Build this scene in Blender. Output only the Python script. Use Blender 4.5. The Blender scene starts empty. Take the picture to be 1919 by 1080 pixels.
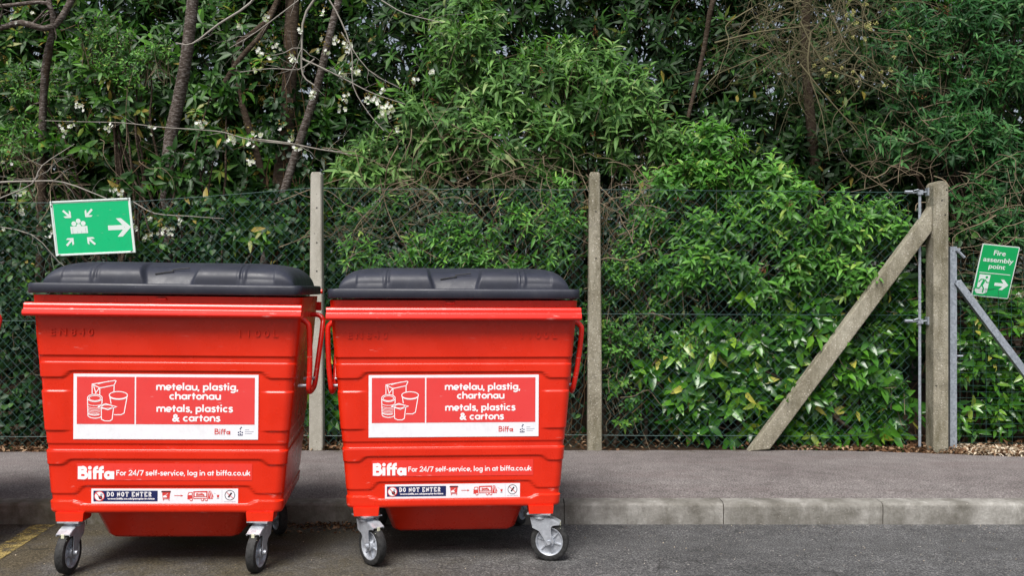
import bpy, math, random
import numpy as np
from mathutils import Vector, Matrix
random.seed(7); rng = np.random.default_rng(11)
R = math.radians
S = bpy.context.scene
C = S.collection
# ---------------------------------------------------------------- camera, world, sun
H = 1.37; F = 1800.0
cam = bpy.data.cameras.new('camera'); cam.lens = 36 * F / 1919; cam.sensor_width = 36; cam.clip_end = 600
co = bpy.data.objects.new('camera', cam); co.location = (0, 0, H); co.rotation_euler = (R(90), 0, 0); C.objects.link(co); S.camera = co
W = bpy.data.worlds.new('World'); S.world = W; W.use_nodes = True
wn = W.node_tree; bg = wn.nodes['Background']
sky = wn.nodes.new('ShaderNodeTexSky'); sky.sky_type = 'NISHITA'; sky.sun_disc = False
SUN_EL, SUN_AZ = 56, 200      # azimuth: compass degrees, +Y = 0
sky.sun_elevation = R(SUN_EL); sky.sun_rotation = R(SUN_AZ); sky.air_density = 1.0; sky.dust_density = 4.0; sky.ozone_density = 1.0
hs = wn.nodes.new('ShaderNodeHueSaturation'); hs.inputs['Saturation'].default_value = .5
wn.links.new(sky.outputs[0], hs.inputs['Color']); wn.links.new(hs.outputs[0], bg.inputs[0]); bg.inputs[1].default_value = 0.10
sl = bpy.data.lights.new('sun', 'SUN'); sl.energy = 3.6; sl.angle = R(30); sl.color = (1, .97, .93)
so = bpy.data.objects.new('sun', sl); C.objects.link(so)
az, el = R(SUN_AZ), R(SUN_EL)
sd = Vector((math.sin(az) * math.cos(el), math.cos(az) * math.cos(el), math.sin(el)))
so.rotation_euler = sd.to_track_quat('Z', 'Y').to_euler()
S.view_settings.view_transform = 'Standard'; S.view_settings.look = 'None'; S.view_settings.gamma = 1
S.view_settings.exposure = 0.34
S.render.engine = 'CYCLES'
S.cycles.max_bounces = 6; S.cycles.diffuse_bounces = 3; S.cycles.glossy_bounces = 3; S.cycles.transmission_bounces = 3

def at(px, py, d):
    return Vector(((px - 960) / F * d, d, H - (py - 540) / F * d))

# ---------------------------------------------------------------- materials
def mat(name, col, rough=.5, metal=0., spec=.5, fn=None):
    m = bpy.data.materials.new(name); m.use_nodes = True
    b = m.node_tree.nodes['Principled BSDF']
    b.inputs['Base Color'].default_value = (*col, 1); b.inputs['Roughness'].default_value = rough
    b.inputs['Metallic'].default_value = metal; b.inputs['Specular IOR Level'].default_value = spec
    if fn: fn(m.node_tree, b)
    return m
def nz(t, scale, detail=4, rough=.6, coord='Object', stretch=None):
    tc = t.nodes.new('ShaderNodeTexCoord'); mp = t.nodes.new('ShaderNodeMapping'); n = t.nodes.new('ShaderNodeTexNoise')
    t.links.new(tc.outputs[coord], mp.inputs[0]); t.links.new(mp.outputs[0], n.inputs['Vector'])
    if stretch: mp.inputs['Scale'].default_value = stretch
    n.inputs['Scale'].default_value = scale; n.inputs['Detail'].default_value = detail; n.inputs['Roughness'].default_value = rough
    return n.outputs[0]
def ramp(t, inp, stops):
    r = t.nodes.new('ShaderNodeValToRGB'); t.links.new(inp, r.inputs[0])
    e = r.color_ramp.elements
    while len(e) < len(stops): e.new(.5)
    for i, (p, c) in enumerate(stops):
        e[i].position = p; e[i].color = (*c, 1) if len(c) == 3 else c
    return r.outputs[0]
def g(v): return (v, v, v)
def mix(t, fac, a, b, mode='MIX'):
    n = t.nodes.new('ShaderNodeMix'); n.data_type = 'RGBA'; n.blend_type = mode
    for s, v in ((n.inputs[0], fac), (n.inputs[6], a), (n.inputs[7], b)):
        if hasattr(v, 'is_linked') or hasattr(v, 'links'): t.links.new(v, s)
        elif isinstance(v, tuple): s.default_value = (*v, 1)
        else: s.default_value = v
    return n.outputs[2]
def bump(t, b, h, strength=.4, dist=.003):
    n = t.nodes.new('ShaderNodeBump'); n.inputs['Strength'].default_value = strength; n.inputs['Distance'].default_value = dist
    t.links.new(h, n.inputs['Height']); t.links.new(n.outputs[0], b.inputs['Normal'])
def link(t, o, i): t.links.new(o, i)

def f_red(t, b):
    base = ramp(t, nz(t, 2.2, 3), [(.3, (.61, .018, .004)), (.7, (.71, .025, .005))])
    sc = ramp(t, nz(t, 34, 5, .6, stretch=(.25, 1, 1.6)), [(.66, g(0)), (.70, g(1))])
    msk = ramp(t, nz(t, 3.1, 2), [(.48, g(0)), (.62, g(1))])
    m = mix(t, 1.0, sc, msk, 'MULTIPLY')
    m2 = mix(t, 1.0, m, (.55, .55, .55), 'MULTIPLY')
    c = mix(t, m2, base, (.78, .30, .26))
    d = ramp(t, nz(t, 5, 6, .7, stretch=(1, 1, .3)), [(.60, g(0)), (.9, g(.3))])
    c = mix(t, d, c, (.45, .02, .01))
    link(t, c, b.inputs['Base Color'])
    link(t, ramp(t, nz(t, 9, 4), [(.3, g(.22)), (.75, g(.38))]), b.inputs['Roughness'])
    bump(t, b, nz(t, 5, 2), .25, .012)
M_red = mat('red_paint', (.7, .015, .006), .3, 0, .5, f_red)
def f_rail(t, b):
    base = (.72, .018, .008)
    sc = ramp(t, nz(t, 60, 6, .7, stretch=(.22, 1, 1.3)), [(.60, g(0)), (.68, g(.8))])
    msk = ramp(t, nz(t, 6, 2), [(.45, g(0)), (.6, g(1))])
    c = mix(t, mix(t, 1.0, sc, msk, 'MULTIPLY'), base, (.85, .5, .46))
    link(t, c, b.inputs['Base Color'])
M_rail = mat('scuffed_red_paint', (.7, .015, .006), .27, 0, .55, f_rail)
def f_lid(t, b):
    c = ramp(t, nz(t, 5, 5), [(.3, (.017, .019, .030)), (.75, (.030, .033, .050))])
    ds = ramp(t, nz(t, 7, 7, .8, stretch=(1, 1, .5)), [(.52, g(0)), (.78, g(.22))]); c = mix(t, ds, c, (.11, .11, .11))
    sp = ramp(t, nz(t, 70, 3, .7), [(.66, g(0)), (.72, g(.4))])
    c = mix(t, sp, c, (.16, .17, .2))
    link(t, c, b.inputs['Base Color']); link(t, ramp(t, nz(t, 14, 5), [(.3, g(.40)), (.7, g(.58))]), b.inputs['Roughness'])
    bump(t, b, nz(t, 420, 2), .25, .0008)
M_lid = mat('dark_plastic', (.035, .038, .055), .5, 0, .45, f_lid)
def f_rub(t, b):
    link(t, ramp(t, nz(t, 60, 5), [(.35, g(.012)), (.75, g(.045))]), b.inputs['Base Color'])
M_rub = mat('black_rubber', g(.02), .7, 0, .35, f_rub)
def f_zinc(t, b):
    link(t, ramp(t, nz(t, 30, 5), [(.3, (.34, .36, .40)), (.75, (.62, .65, .70))]), b.inputs['Base Color'])
    link(t, ramp(t, nz(t, 50, 4), [(.3, g(.28)), (.75, g(.5))]), b.inputs['Roughness'])
M_zinc = mat('zinc_plated_steel', (.5, .52, .56), .38, .45, .5, f_zinc)
def f_galv(t, b):
    v = t.nodes.new('ShaderNodeTexVoronoi'); v.inputs['Scale'].default_value = 70
    tc = t.nodes.new('ShaderNodeTexCoord'); link(t, tc.outputs['Object'], v.inputs['Vector'])
    c = ramp(t, v.outputs['Color'], [(.2, (.24, .27, .31)), (.8, (.36, .40, .45))])
    link(t, c, b.inputs['Base Color'])
M_galv = mat('galvanised_steel', (.32, .36, .4), .5, .35, .5, f_galv)
M_cream = mat('cream_plastic', (.6, .6, .45), .45)
def f_print(col, k=.35):
    def f(t, b):
        d = ramp(t, nz(t, 16, 7, .75, stretch=(1, 1, .6)), [(.52, g(0)), (.78, g(k))])
        c = mix(t, d, col, tuple(v * .55 + .03 for v in col)); sc = ramp(t, nz(t, 50, 4, .6, stretch=(.2, 1, 2)), [(.70, g(0)), (.73, g(.5))])
        link(t, mix(t, sc, c, (.7, .5, .48)), b.inputs['Base Color']); bump(t, b, nz(t, 8, 3), .3, .004)
        link(t, ramp(t, nz(t, 12, 4), [(.3, g(.25)), (.7, g(.45))]), b.inputs['Roughness'])
    return f
M_white = mat('sticker_white', (.80, .80, .84), .32, fn=f_print((.80, .80, .84)))
M_pink = mat('sticker_red', (.72, .052, .050), .35, fn=f_print((.72, .052, .050)))
M_strip = mat('strip_red', (.76, .042, .030), .3, fn=f_print((.76, .042, .030)))
M_letter = mat('print_white', (.86, .84, .86), .35)
M_navy = mat('print_navy', (.012, .018, .09), .35)
M_logo = mat('print_logo_red', (.62, .05, .045), .4)
M_grey = mat('print_grey', (.35, .37, .45), .4)
M_dark = mat('print_dark', (.03, .02, .03), .4)
M_teal = mat('sign_green', (.010, .60, .24), .30, fn=f_print((.008, .52, .20), .25))
M_green = mat('sign_deep_green', (.004, .42, .115), .32, fn=f_print((.004, .40, .11), .25))
M_signw = mat('sign_white', (.74, .84, .80), .35)
M_tie = mat('black_tie', g(.01), .5)
def f_conc(t, b):
    n1 = ramp(t, nz(t, 7, 6, .65, stretch=(1, 1, .5)), [(.3, (.17, .152, .108)), (.5, (.285, .262, .20)), (.72, (.375, .352, .28))])
    sp = ramp(t, nz(t, 85, 3, .6), [(.60, g(0)), (.65, g(1))])
    c = mix(t, sp, n1, (.62, .58, .50))
    dk = ramp(t, nz(t, 75, 2, .5), [(.27, g(1)), (.31, g(0))])
    c = mix(t, dk, c, (.05, .045, .03))
    al = ramp(t, nz(t, 3.5, 6, .7, stretch=(2, 2, .5)), [(.47, g(0)), (.68, g(.7))])
    c = mix(t, al, c, (.085, .075, .035))
    rs = ramp(t, nz(t, 9, 6, .8), [(.52, g(0)), (.70, g(.5))]); c = mix(t, rs, c, (.07, .065, .05))
    link(t, c, b.inputs['Base Color']); bump(t, b, nz(t, 70, 5, .75), 1, .008)
M_conc = mat('weathered_concrete', (.25, .23, .17), .9, 0, .2, f_conc)
def f_conc2(t, b):
    n1 = ramp(t, nz(t, 5, 6, .65, stretch=(1, 1, .5)), [(.3, (.25, .235, .19)), (.5, (.36, .345, .295)), (.72, (.46, .445, .39))])
    sp = ramp(t, nz(t, 130, 3, .6), [(.6, g(0)), (.66, g(1))])
    c = mix(t, sp, n1, (.55, .52, .47))
    dk = ramp(t, nz(t, 48, 2, .5), [(.24, g(1)), (.29, g(0))])
    c = mix(t, dk, c, (.06, .055, .05))
    link(t, c, b.inputs['Base Color']); bump(t, b, nz(t, 90, 4), .6, .004)
M_conc2 = mat('pale_concrete', (.35, .33, .28), .9, 0, .2, f_conc2)
def f_kerb(t, b):
    n1 = ramp(t, nz(t, 3.5, 7, .7), [(.34, (.12, .112, .098)), (.5, (.24, .23, .21)), (.64, (.38, .37, .345))])
    stn = ramp(t, nz(t, 6, 7, .8, stretch=(1, 1, .35)), [(.45, g(0)), (.62, g(.6))]); n1 = mix(t, stn, n1, (.105, .098, .082))
    sp = ramp(t, nz(t, 80, 3, .6), [(.66, g(0)), (.72, g(.6))])
    c = mix(t, sp, n1, (.44, .41, .36))
    tc = t.nodes.new('ShaderNodeTexCoord'); sx = t.nodes.new('ShaderNodeSeparateXYZ'); link(t, tc.outputs['Object'], sx.inputs[0])
    mr = t.nodes.new('ShaderNodeMapRange'); link(t, sx.outputs[0], mr.inputs[0])
    mr.inputs[1].default_value = .2; mr.inputs[2].default_value = -2.2; mr.inputs[3].default_value = 0; mr.inputs[4].default_value = .8
    ms = mix(t, 1.0, mr.outputs[0], ramp(t, nz(t, 9, 5), [(.35, g(.2)), (.65, g(1))]), 'MULTIPLY')
    c = mix(t, ms, c, (.075, .066, .035))       # moss and mud at the bins' end
    link(t, c, b.inputs['Base Color']); bump(t, b, nz(t, 60, 5), .7, .006)
M_kerb = mat('kerb_concrete', (.25, .24, .21), .9, 0, .2, f_kerb)
def f_road(t, b):
    a = ramp(t, nz(t, 120, 4, .8), [(.36, (.020, .020, .023)), (.5, (.078, .078, .081)), (.62, (.24, .235, .23))])
    big = ramp(t, nz(t, 1.3, 5, .6), [(.3, g(.70)), (.7, g(1.2))])
    c = mix(t, 1.0, a, big, 'MULTIPLY')
    md = ramp(t, nz(t, 9, 6, .75), [(.35, g(.72)), (.65, g(1.22))]); c = mix(t, 1.0, c, md, 'MULTIPLY')
    sp = ramp(t, nz(t, 60, 2, .5), [(.70, g(0)), (.73, g(.8))])
    c = mix(t, sp, c, (.45, .42, .38))
    tc = t.nodes.new('ShaderNodeTexCoord'); sx = t.nodes.new('ShaderNodeSeparateXYZ'); link(t, tc.outputs['Object'], sx.inputs[0])
    mr = t.nodes.new('ShaderNodeMapRange'); link(t, sx.outputs[0], mr.inputs[0])
    mr.inputs[1].default_value = .35; mr.inputs[2].default_value = -1.3; mr.inputs[3].default_value = 0; mr.inputs[4].default_value = 1
    ms = mix(t, 1.0, mr.outputs[0], ramp(t, nz(t, 2.1, 6, .7), [(.36, g(.25)), (.58, g(.9))]), 'MULTIPLY')
    silt = ramp(t, nz(t, 110, 4, .8), [(.36, (.016, .013, .006)), (.5, (.062, .050, .027)), (.64, (.19, .16, .10))])
    c = mix(t, ms, c, silt)   # damp silt
    cr = t.nodes.new('ShaderNodeTexVoronoi'); cr.feature = 'DISTANCE_TO_EDGE'; cr.inputs['Scale'].default_value = .35
    wv = t.nodes.new('ShaderNodeVectorMath'); wv.operation = 'ADD'; n2 = t.nodes.new('ShaderNodeTexNoise'); n2.inputs['Scale'].default_value = 3; link(t, tc.outputs['Object'], n2.inputs['Vector'])
    link(t, tc.outputs['Object'], wv.inputs[0]); link(t, n2.outputs['Color'], wv.inputs[1]); link(t, wv.outputs[0], cr.inputs['Vector'])
    c = mix(t, ramp(t, cr.outputs['Distance'], [(.0, g(.7)), (.003, g(0))]), c, (.012, .012, .012))
    link(t, c, b.inputs['Base Color']); bump(t, b, nz(t, 120, 4, .8), .9, .006)
M_road = mat('asphalt', g(.06), .85, 0, .3, f_road)
def f_pave(t, b):
    a = ramp(t, nz(t, 105, 4, .8), [(.36, (.075, .066, .066)), (.5, (.178, .160, .158)), (.62, (.40, .375, .365))])
    big = ramp(t, nz(t, .9, 5, .65), [(.3, (.70, .66, .66)), (.7, (1.04, 1.03, 1.02))])
    c = mix(t, 1.0, a, big, 'MULTIPLY')
    md = ramp(t, nz(t, 7, 6, .75), [(.35, g(.80)), (.65, g(1.15))]); c = mix(t, 1.0, c, md, 'MULTIPLY')
    st = ramp(t, nz(t, 2.2, 6, .7, stretch=(.35, 1.8, 1)), [(.50, g(0)), (.72, g(.5))])
    c = mix(t, st, c, (.12, .082, .082))
    tc = t.nodes.new('ShaderNodeTexCoord'); sx = t.nodes.new('ShaderNodeSeparateXYZ'); link(t, tc.outputs['Object'], sx.inputs[0])
    mr = t.nodes.new('ShaderNodeMapRange'); link(t, sx.outputs[1], mr.inputs[0])     # soil and moss creeping in from the verge
    mr.inputs[1].default_value = 7.15; mr.inputs[2].default_value = 7.45; mr.inputs[3].default_value = 0; mr.inputs[4].default_value = 1
    ed = mix(t, 1.0, mr.outputs[0], ramp(t, nz(t, 14, 6, .75), [(.45, g(0)), (.62, g(.9))]), 'MULTIPLY')
    c = mix(t, ed, c, (.055, .045, .028))
    gm = ramp(t, nz(t, 24, 2, .4), [(.76, g(0)), (.78, g(.6))]); c = mix(t, gm, c, (.05, .048, .048))
    link(t, c, b.inputs['Base Color']); bump(t, b, nz(t, 105, 4, .8), .9, .005)
M_pave = mat('red_grey_macadam', g(.12), .9, 0, .25, f_pave)
def f_soil(t, b):
    link(t, ramp(t, nz(t, 24, 7, .75), [(.3, (.012, .008, .005)), (.6, (.06, .04, .025)), (.8, (.14, .1, .06))]), b.inputs['Base Color'])
    bump(t, b, nz(t, 30, 5), 1, .03)
M_soil = mat('leaf_mould', (.05, .03, .02), .95, 0, .1, f_soil)
def f_gr(t, b):
    link(t, ramp(t, nz(t, 1.5, 6, .7), [(.3, (.03, .05, .015)), (.7, (.07, .09, .03))]), b.inputs['Base Color'])
M_ground = mat('rough_ground', (.05, .07, .02), .95, 0, .1, f_gr)
def f_yel(t, b):
    c = ramp(t, nz(t, 130, 4, .7), [(.38, (.08, .065, .03)), (.5, (.33, .25, .08)), (.65, (.50, .41, .19))])
    link(t, c, b.inputs['Base Color'])
    m = ramp(t, nz(t, 11, 7, .8), [(.42, g(0)), (.56, g(.9))]); link(t, m, b.inputs['Alpha'])
M_yel = mat('worn_yellow_paint', (.4, .3, .05), .85, 0, .2, f_yel)
M_wire = mat('green_coated_wire', (.027, .080, .072), .4, 0, .45)
M_steelw = mat('steel_wire', (.3, .3, .3), .45, .8)
def f_bark(t, b):
    c = ramp(t, nz(t, 18, 6, .7, stretch=(1, 1, 3)), [(.3, (.02, .014, .009)), (.55, (.07, .05, .036)), (.75, (.20, .175, .15))])
    link(t, c, b.inputs['Base Color']); bump(t, b, nz(t, 40, 5, stretch=(1, 1, 3)), .8, .01)
M_bark = mat('bark', (.07, .05, .035), .9, 0, .15, f_bark)
def f_barkg(t, b):
    c = ramp(t, nz(t, 26, 6, .7, stretch=(1, 1, 3.5)), [(.34, (.025, .017, .012)), (.5, (.085, .066, .055)), (.66, (.28, .255, .24))])
    link(t, c, b.inputs['Base Color']); bump(t, b, nz(t, 40, 5, stretch=(1, 1, 4)), .8, .01)
M_barkg = mat('grey_cherry_bark', (.2, .17, .15), .8, 0, .2, f_barkg)
M_twig = mat('brown_twig', (.10, .06, .032), .8, 0, .2)
M_twigp = mat('pale_twig', (.19, .15, .10), .8, 0, .2)
M_twigo = mat('olive_twig', (.13, .115, .065), .8, 0, .2)
M_twigg = mat('grey_twig', (.27, .25, .22), .8, 0, .2)
def leafmat(name, stops, rough=.42, trans=.25, spec=.4):
    m = bpy.data.materials.new(name); m.use_nodes = True; t = m.node_tree; b = t.nodes['Principled BSDF']
    a = t.nodes.new('ShaderNodeAttribute'); a.attribute_name = 'rnd'
    c = ramp(t, a.outputs['Fac'], stops)
    n = ramp(t, nz(t, 22, 3), [(.3, g(.8)), (.7, g(1.15))])
    c = mix(t, 1.0, c, n, 'MULTIPLY')
    link(t, c, b.inputs['Base Color']); b.inputs['Roughness'].default_value = rough; b.inputs['Specular IOR Level'].default_value = spec
    tr = t.nodes.new('ShaderNodeBsdfTranslucent'); link(t, mix(t, 1.0, c, (1.2, 1.5, .5), 'MULTIPLY'), tr.inputs[0])
    mx = t.nodes.new('ShaderNodeMixShader'); mx.inputs[0].default_value = trans
    out = t.nodes['Material Output']
    link(t, b.outputs[0], mx.inputs[1]); link(t, tr.outputs[0], mx.inputs[2]); link(t, mx.outputs[0], out.inputs[0])
    return m
L_dark = leafmat('evergreen_leaf', [(0, (.004, .015, .005)), (.6, (.018, .058, .011)), (.93, (.05, .14, .020)), (1, (.20, .17, .03))], .5, .15, .22)
L_rhodo = leafmat('rhododendron_leaf', [(0, (.006, .024, .006)), (.5, (.026, .085, .013)), (.9, (.09, .24, .022)), (1, (.28, .22, .05))], .42, .2, .3)
L_bud = leafmat('buddleia_leaf', [(0, (.018, .060, .014)), (.45, (.078, .190, .040)), (.85, (.20, .37, .10)), (1, (.34, .42, .18))], .55, .3, .3)
L_bud2 = leafmat('dark_buddleia_leaf', [(0, (.010, .045, .012)), (.5, (.028, .110, .028)), (.88, (.075, .22, .055)), (1, (.15, .26, .1))], .5, .25, .25)
L_bright = leafmat('fresh_leaf', [(0, (.020, .080, .014)), (.45, (.070, .215, .028)), (.85, (.16, .38, .06)), (1, (.32, .45, .09))], .45, .3, .4)
L_laurel = leafmat('laurel_leaf', [(0, (.014, .055, .010)), (.45, (.046, .160, .020)), (.8, (.11, .29, .026)), (.95, (.22, .38, .04)), (1, (.50, .48, .09))], .25, .22, .5)
L_ivy = leafmat('ivy_leaf', [(0, (.005, .020, .007)), (.6, (.018, .062, .014)), (1, (.07, .17, .025))], .45, .15, .3)
L_bronze = leafmat('bronze_bud', [(0, (.10, .075, .015)), (1, (.24, .17, .04))], .6, .2, .2)
L_brown = leafmat('dry_seed_head', [(0, (.10, .035, .015)), (1, (.24, .10, .05))], .8, .1, .1)
L_petal = leafmat('white_petal', [(0, (.72, .70, .70)), (1, (.85, .84, .86))], .6, .35, .2)
L_catkin = leafmat('yellow_catkin', [(0, (.38, .36, .10)), (1, (.60, .56, .30))], .7, .2, .2)
L_litter = leafmat('dry_leaf', [(0, (.04, .018, .008)), (.5, (.13, .065, .032)), (1, (.36, .24, .15))], .8, .05, .15)
L_chip = leafmat('wood_chip', [(0, (.22, .16, .10)), (.5, (.48, .39, .28)), (1, (.70, .62, .50))], .85, 0, .15)

# ---------------------------------------------------------------- mesh helpers
class MB:
    def __init__(s): s.v = []; s.f = []; s.m = []; s.mats = []
    def mi(s, m):
        if m not in s.mats: s.mats.append(m)
        return s.mats.index(m)
    def add(s, vs, fs, m):
        o = len(s.v); s.v += [tuple(v) for v in vs]; k = s.mi(m)
        for f in fs: s.f.append([i + o for i in f]); s.m.append(k)
    def box(s, a, b, m, M=None):
        vs = [Vector((x, y, z)) for z in (a[2], b[2]) for y in (a[1], b[1]) for x in (a[0], b[0])]
        if M: vs = [M @ v for v in vs]
        s.add(vs, [(0, 2, 3, 1), (4, 5, 7, 6), (0, 1, 5, 4), (2, 6, 7, 3), (0, 4, 6, 2), (1, 3, 7, 5)], m)
    def prism(s, pts, a, b, axis, m):
        """pts 2D outline extruded along axis from a to b (axis 0: pts are y,z)"""
        def P(p, t): return (t, p[0], p[1]) if axis == 0 else ((p[0], t, p[1]) if axis == 1 else (p[0], p[1], t))
        n = len(pts); vs = [P(p, a) for p in pts] + [P(p, b) for p in pts]
        fs = [(i, (i + 1) % n, n + (i + 1) % n, n + i) for i in range(n)] + [tuple(range(n))[::-1], tuple(range(n, 2 * n))]
        s.add(vs, fs, m)
    def tube(s, pts, r, m, n=8, cap=True):
        pts = [Vector(p) for p in pts]; k = len(pts)
        rs = r if isinstance(r, (list, tuple)) else [r] * k
        vs = []; T0 = (pts[1] - pts[0]).normalized()
        ref = Vector((0, 0, 1)) if abs(T0.z) < .9 else Vector((1, 0, 0))
        U = T0.cross(ref).normalized()
        for i, p in enumerate(pts):
            T = (pts[min(i + 1, k - 1)] - pts[max(i - 1, 0)]).normalized()
            U = (U - T * U.dot(T)).normalized(); V = T.cross(U)
            for j in range(n):
                a = 2 * math.pi * j / n; vs.append(p + (U * math.cos(a) + V * math.sin(a)) * rs[i])
        fs = [(i * n + j, i * n + (j + 1) % n, (i + 1) * n + (j + 1) % n, (i + 1) * n + j) for i in range(k - 1) for j in range(n)]
        if cap: fs += [tuple(range(n))[::-1], tuple((k - 1) * n + j for j in range(n))]
        s.add(vs, fs, m)
    def lathe(s, prof, c, axis, m, n=40, a0=0, a1=2 * math.pi):
        """prof: (radius, offset along axis)"""
        axis = Vector(axis).normalized(); ref = Vector((0, 0, 1)) if abs(axis.z) < .9 else Vector((1, 0, 0))
        U = axis.cross(ref).normalized(); V = axis.cross(U); c = Vector(c); k = len(prof); vs = []
        for (r, o) in prof:
            for j in range(n):
                a = 2 * math.pi * j / n; vs.append(c + axis * o + (U * math.cos(a) + V * math.sin(a)) * r)
        fs = [(i * n + j, i * n + (j + 1) % n, (i + 1) * n + (j + 1) % n, (i + 1) * n + j) for i in range(k - 1) for j in range(n)]
        s.add(vs, fs, m)
    def build(s, name, parent=None, smooth=None, bevel=0):
        me = bpy.data.meshes.new(name); me.from_pydata(s.v, [], s.f)
        for m in s.mats: me.materials.append(m)
        me.polygons.foreach_set('material_index', s.m)
        me.update()
        o = bpy.data.objects.new(name, me); C.objects.link(o)
        if parent: o.parent = parent
        if smooth is not None:
            me.polygons.foreach_set('use_smooth', [True] * len(me.polygons))
            if smooth < 180: me.set_sharp_from_angle(angle=R(smooth))
        if bevel:
            md = o.modifiers.new('bevel', 'BEVEL'); md.width = bevel; md.segments = 2; md.limit_method = 'ANGLE'; md.angle_limit = R(40)
        return o
def tag(o, label=None, cat=None, group=None, kind=None):
    if label: o['label'] = label
    if cat: o['category'] = cat
    if group: o['group'] = group
    if kind: o['kind'] = kind
    return o
def empty(name, loc, rot=(0, 0, 0)):
    o = bpy.data.objects.new(name, None); o.empty_display_size = .1; o.location = loc; o.rotation_euler = rot; C.objects.link(o); return o
def catmull(pts, n=6):
    P = [Vector(p) for p in pts]; P = [P[0] * 2 - P[1]] + P + [P[-1] * 2 - P[-2]]; out = []
    for i in range(1, len(P) - 2):
        for k in range(n):
            t = k / n
            out.append(.5 * ((2 * P[i]) + (P[i + 1] - P[i - 1]) * t + (2 * P[i - 1] - 5 * P[i] + 4 * P[i + 1] - P[i + 2]) * t * t + (3 * P[i] - P[i - 1] - 3 * P[i + 1] + P[i + 2]) * t ** 3))
    out.append(P[-2]); return out
def npmesh(name, V, loops, sizes, m, parent=None, rnd=None, smooth=True):
    me = bpy.data.meshes.new(name); me.vertices.add(len(V)); me.vertices.foreach_set('co', np.ascontiguousarray(V, dtype=np.float32).ravel())
    me.loops.add(len(loops)); me.loops.foreach_set('vertex_index', loops.astype(np.int32))
    me.polygons.add(len(sizes)); st = np.concatenate([[0], np.cumsum(sizes)[:-1]]).astype(np.int32)
    me.polygons.foreach_set('loop_start', st); me.polygons.foreach_set('use_smooth', np.full(len(sizes), smooth))
    if rnd is not None:
        a = me.attributes.new('rnd', 'FLOAT', 'FACE'); a.data.foreach_set('value', rnd.astype(np.float32))
    me.materials.append(m); me.update(calc_edges=True); me.validate()
    o = bpy.data.objects.new(name, me); C.objects.link(o)
    if parent: o.parent = parent
    return o
def unit(a): return a / np.maximum(np.linalg.norm(a, axis=-1, keepdims=True), 1e-9)

# ================================================================ SETTING
def sheet(name, quadpts, m, kind='structure'):
    b = MB(); b.add(quadpts, [tuple(range(len(quadpts)))], m); return tag(b.build(name), kind=kind)
sheet('ground', [(-250, -250, -.06), (250, -250, -.06), (250, 250, -.06), (-250, 250, -.06)], M_ground)
b = MB(); KY = 5.605
ys = [(-60, .0), (4.3, 0), (KY + .02, -.013)]
for (y0, z0), (y1, z1) in zip(ys, ys[1:]): b.add([(-60, y0, z0), (60, y0, z0), (60, y1, z1), (-60, y1, z1)], [(0, 1, 2, 3)], M_road)
tag(b.build('road'), kind='structure')
# kerb: precast blocks with a bullnosed top edge
b = MB(); KL = .93; x = 1.235 - KL * 14
prof = [(KY + .004, -.05), (KY, .085), (KY + .004, .098), (KY + .014, .108), (KY + .028, .1125), (KY + .125, .1145), (KY + .125, -.05)]
b.box((-14, KY + .012, -.06), (14, KY + .12, .098), M_soil)
while x < 13:
    j = random.uniform(-.0025, .0025)
    b.prism([(p[0] + j, p[1] + random.uniform(-.0006, .0006)) for p in prof], x + .0025, x + KL - .0025, 0, M_kerb); x += KL
tag(b.build('kerb', smooth=25), kind='structure')
# pavement behind the kerb, its back edge bending forward at the right
b = MB(); back = [(-14, 7.34), (-4, 7.34), (-1.5, 7.41), (1.5, 7.42), (2.3, 7.42), (2.8, 7.36), (3.2, 7.27), (3.6, 7.17), (4.2, 7.06), (5, 6.98), (14, 6.9)]
P = [(-14, KY + .125, .112)] + []
for (x0, y0), (x1, y1) in zip(back, back[1:]):
    n = max(1, int((x1 - x0) / .12))
    if x0 < -5 or x1 > 6: n = 1
    for k in range(n):
        xa = x0 + (x1 - x0) * k / n; xb = x0 + (x1 - x0) * (k + 1) / n
        ya = y0 + (y1 - y0) * k / n + .012 * math.sin(xa * 23) * (n > 1); yb = y0 + (y1 - y0) * (k + 1) / n + .012 * math.sin(xb * 23) * (n > 1)
        b.add([(xa, KY + .125, .111), (xb, KY + .125, .111), (xb, yb, .115), (xa, ya, .115)], [(0, 1, 2, 3)], M_pave)
        b.add([(xa, ya, .115), (xb, yb, .115), (xb, yb, .06), (xa, ya, .06)], [(0, 1, 2, 3)], M_pave)
tag(b.build('pavement'), kind='structure')
# verge: earth under the hedge, gently uneven
nx, ny = 120, 50; V = []; 
for j in range(ny + 1):
    for i in range(nx + 1):
        xx = -14 + 28 * i / nx; yy = 6.85 + 14 * (j / ny) ** 1.6
        V.append((xx, yy, .088 + .02 * math.sin(xx * 3.1 + yy * 2) * min(1, (yy - 6.85)) + .012 * math.sin(xx * 9 + 1) + (yy - 7.4) * .02 * (yy > 7.4)))
b = MB(); b.add(V, [(j * (nx + 1) + i, j * (nx + 1) + i + 1, (j + 1) * (nx + 1) + i + 1, (j + 1) * (nx + 1) + i) for j in range(ny) for i in range(nx)], M_soil)
tag(b.build('verge', smooth=180), kind='structure')
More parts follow.
